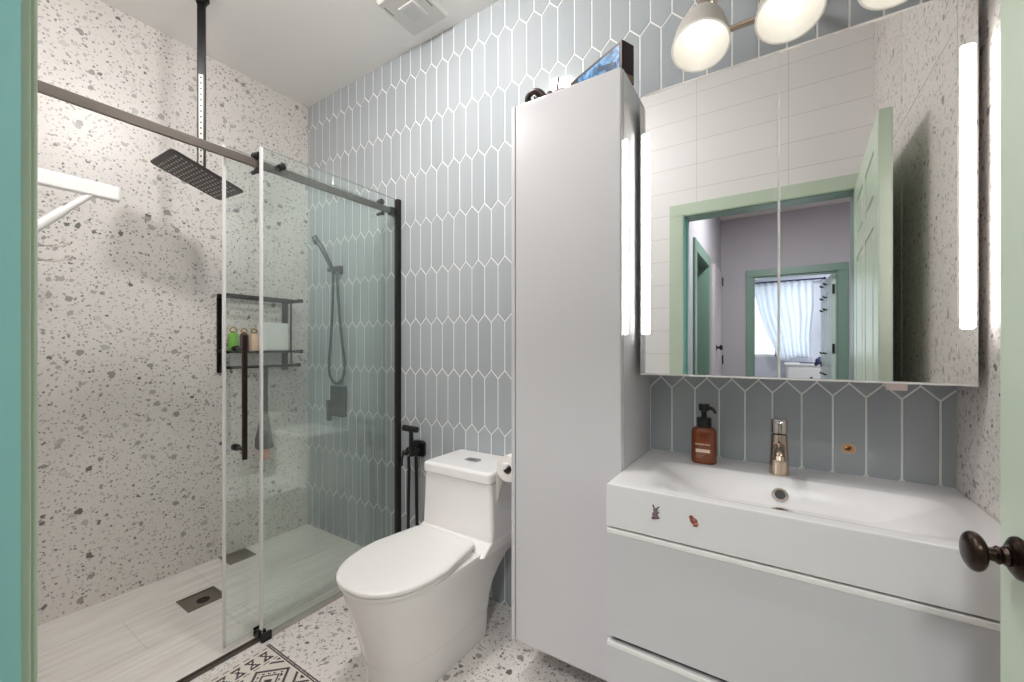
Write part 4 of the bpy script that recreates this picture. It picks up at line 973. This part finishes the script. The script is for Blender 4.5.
# ------------------------------------------------------------------ vanity light with three bell shades
t = thing('vanity_light', 'nickel wall light with three white bell shades above the mirror', 'wall light', (.031, YB, 2.36))
bm = BM(); P = rrect(.16, .11, .02); ring_faces(bm, [[(.031 + x * s_, y, 2.385 + z * s_) for x, z in P] for y, s_ in ((TY, 1), (TY - .018, 1), (TY - .024, .94))]); obj('wall_plate', bm, M_nickel, t)
bm = BM(); cyl(bm, (-.235, 1.515, 2.285), (.297, 1.515, 2.285), .0095, 16, bev=.001); obj('crossbar', bm, M_nickel, t)
bm = BM(); cyl(bm, (.031, TY - .02, 2.37), (.031, 1.515, 2.285), .010, 16); obj('support_arm', bm, M_nickel, t)
AX = Vector((0, -math.sin(math.radians(20)), -math.cos(math.radians(20))))
M_shade_out = mat('grey_nickel_shade_back', rgb(196, 191, 184), .35, metal=.25)
for lx in (-.194, .031, .256):
    rim = Vector((lx, 1.360, 2.160)); top = rim - AX * .135
    bm = BM(); lathe(bm, top, AX, [(0, .030), (.008, .040), (.024, .053), (.050, .066), (.085, .076), (.115, .0803), (.135, .0815), (.1365, .081), (.1368, .0795)], 44, True, False); sh = obj('shade', bm, M_shade_out, t, label='bell shade, grey outside')
    bm = BM(); lathe(bm, top + AX * .003, AX, [(.0, .002), (.001, .028), (.006, .037), (.022, .050), (.048, .0635), (.083, .0738), (.113, .0782), (.1335, .0797)], 44, False, False); obj('shade_lining', bm, M_shade, sh, label='white lit lining')
    bm = BM(); lathe(bm, rim - AX * .002, AX, [(0, .0815), (.0025, .083), (.005, .0825), (.0055, .079), (.003, .0772)], 44, False, False); obj('shade_rim', bm, M_shade, sh)
    bm = BM(); lathe(bm, top + AX * .012, AX, [(0, .012), (.016, .012), (.018, .011), (.060, .0112), (.068, .0105), (.076, .006), (.078, .0005)], 18); obj('bulb', bm, M_bulb, sh)
    bm = BM(); lathe(bm, top - AX * .045, AX, [(0, .016), (.003, .020), (.030, .022), (.036, .030), (.046, .032)], 28); so = obj('socket', bm, M_nickel, t)
    bm = BM(); kk = top - AX * .035; cyl(bm, kk + Vector((-.028, 0, 0)), kk + Vector((.028, 0, 0)), .006, 12); bmesh.ops.create_uvsphere(bm, u_segments=14, v_segments=10, radius=.011, matrix=Matrix.Translation(kk + Vector((.030, 0, 0)))); obj('swivel_knob', bm, M_nickel, so)
    bm = BM(); tube(bm, [(lx, 1.515, 2.285), (lx, 1.50, 2.325), kk - AX * .008], .008, 12); obj('arm', bm, M_nickel, t)

# ------------------------------------------------------------------ ceiling fan vent, dome light and added shower fill
t = thing('exhaust_fan', 'square white exhaust fan grille in the ceiling near the tile wall', 'exhaust fan', (-1.51, 1.437, CEIL))
vx0, vx1, vy0, vy1 = -1.64, -1.385, 1.31, 1.565
M_vent = mat('vent_plastic', rgb(214, 211, 207), .5)
bm = BM()
ring_faces(bm, [[((vx0 + vx1) / 2 + x, (vy0 + vy1) / 2 + y, z) for x, y in rrect(w, w, r)] for w, r, z in ((.255, .012, CEIL), (.255, .012, CEIL - .006), (.235, .012, CEIL - .018))]); fr = obj('cover', bm, M_vent, t)
bm = BM(); cxv, cyv = (vx0 + vx1) / 2, (vy0 + vy1) / 2
box(bm, cxv - .052, cxv + .052, cyv - .052, cyv + .052, CEIL - .026, CEIL - .0175, .004); obj('centre_panel', bm, M_vent, t)
bm = BM(); box(bm, cxv - .042, cxv + .042, cyv - .042, cyv + .042, CEIL - .0275, CEIL - .0255, .001); obj('light_lens', bm, mat('grey_lens', rgb(200, 201, 199), .3), t, label='grey square lens')
bm = BM()
for a, b, c, d in ((cxv + .100, cxv + .105, cyv - .09, cyv + .03), (cxv - .105, cxv - .101, cyv - .09, cyv - .03)): box(bm, a, b, c, d, CEIL - .0185, CEIL - .0165)
obj('intake_slots', bm, M_gun, t, label='dark intake slots')
for (x, y, lab, k, R_) in ((-1.15, .86, 'round flush dome light in the middle of the bathroom ceiling', 145, 1), (-1.70, .19, 'added wider fill dome over the shower entry, brightening the shower', 50, 1.35)):  # second dome is an added fill that only brightens the shower
    t = thing('ceiling_light', lab, 'ceiling light', (x, y, CEIL))
    bm = BM(); lathe(bm, (x, y, CEIL), (0, 0, -1), [(0, .112 * R_), (.012, .112 * R_), (.016, .106 * R_), (.016, .096 * R_)], 36); obj('trim_ring', bm, M_plastic, t)
    bm = BM(); lathe(bm, (x, y, CEIL - .017), (0, 0, -1), [(0, .095 * R_), (.012, .093 * R_), (.026, .084 * R_), (.038, .066 * R_), (.046, .040 * R_), (.049, .001)], 28)
    obj('dome_diffuser', bm, mat('lit_dome_diffuser', rgb(250, 248, 244), .4, emit=(1, .985, .975, 1), estr=k), t)
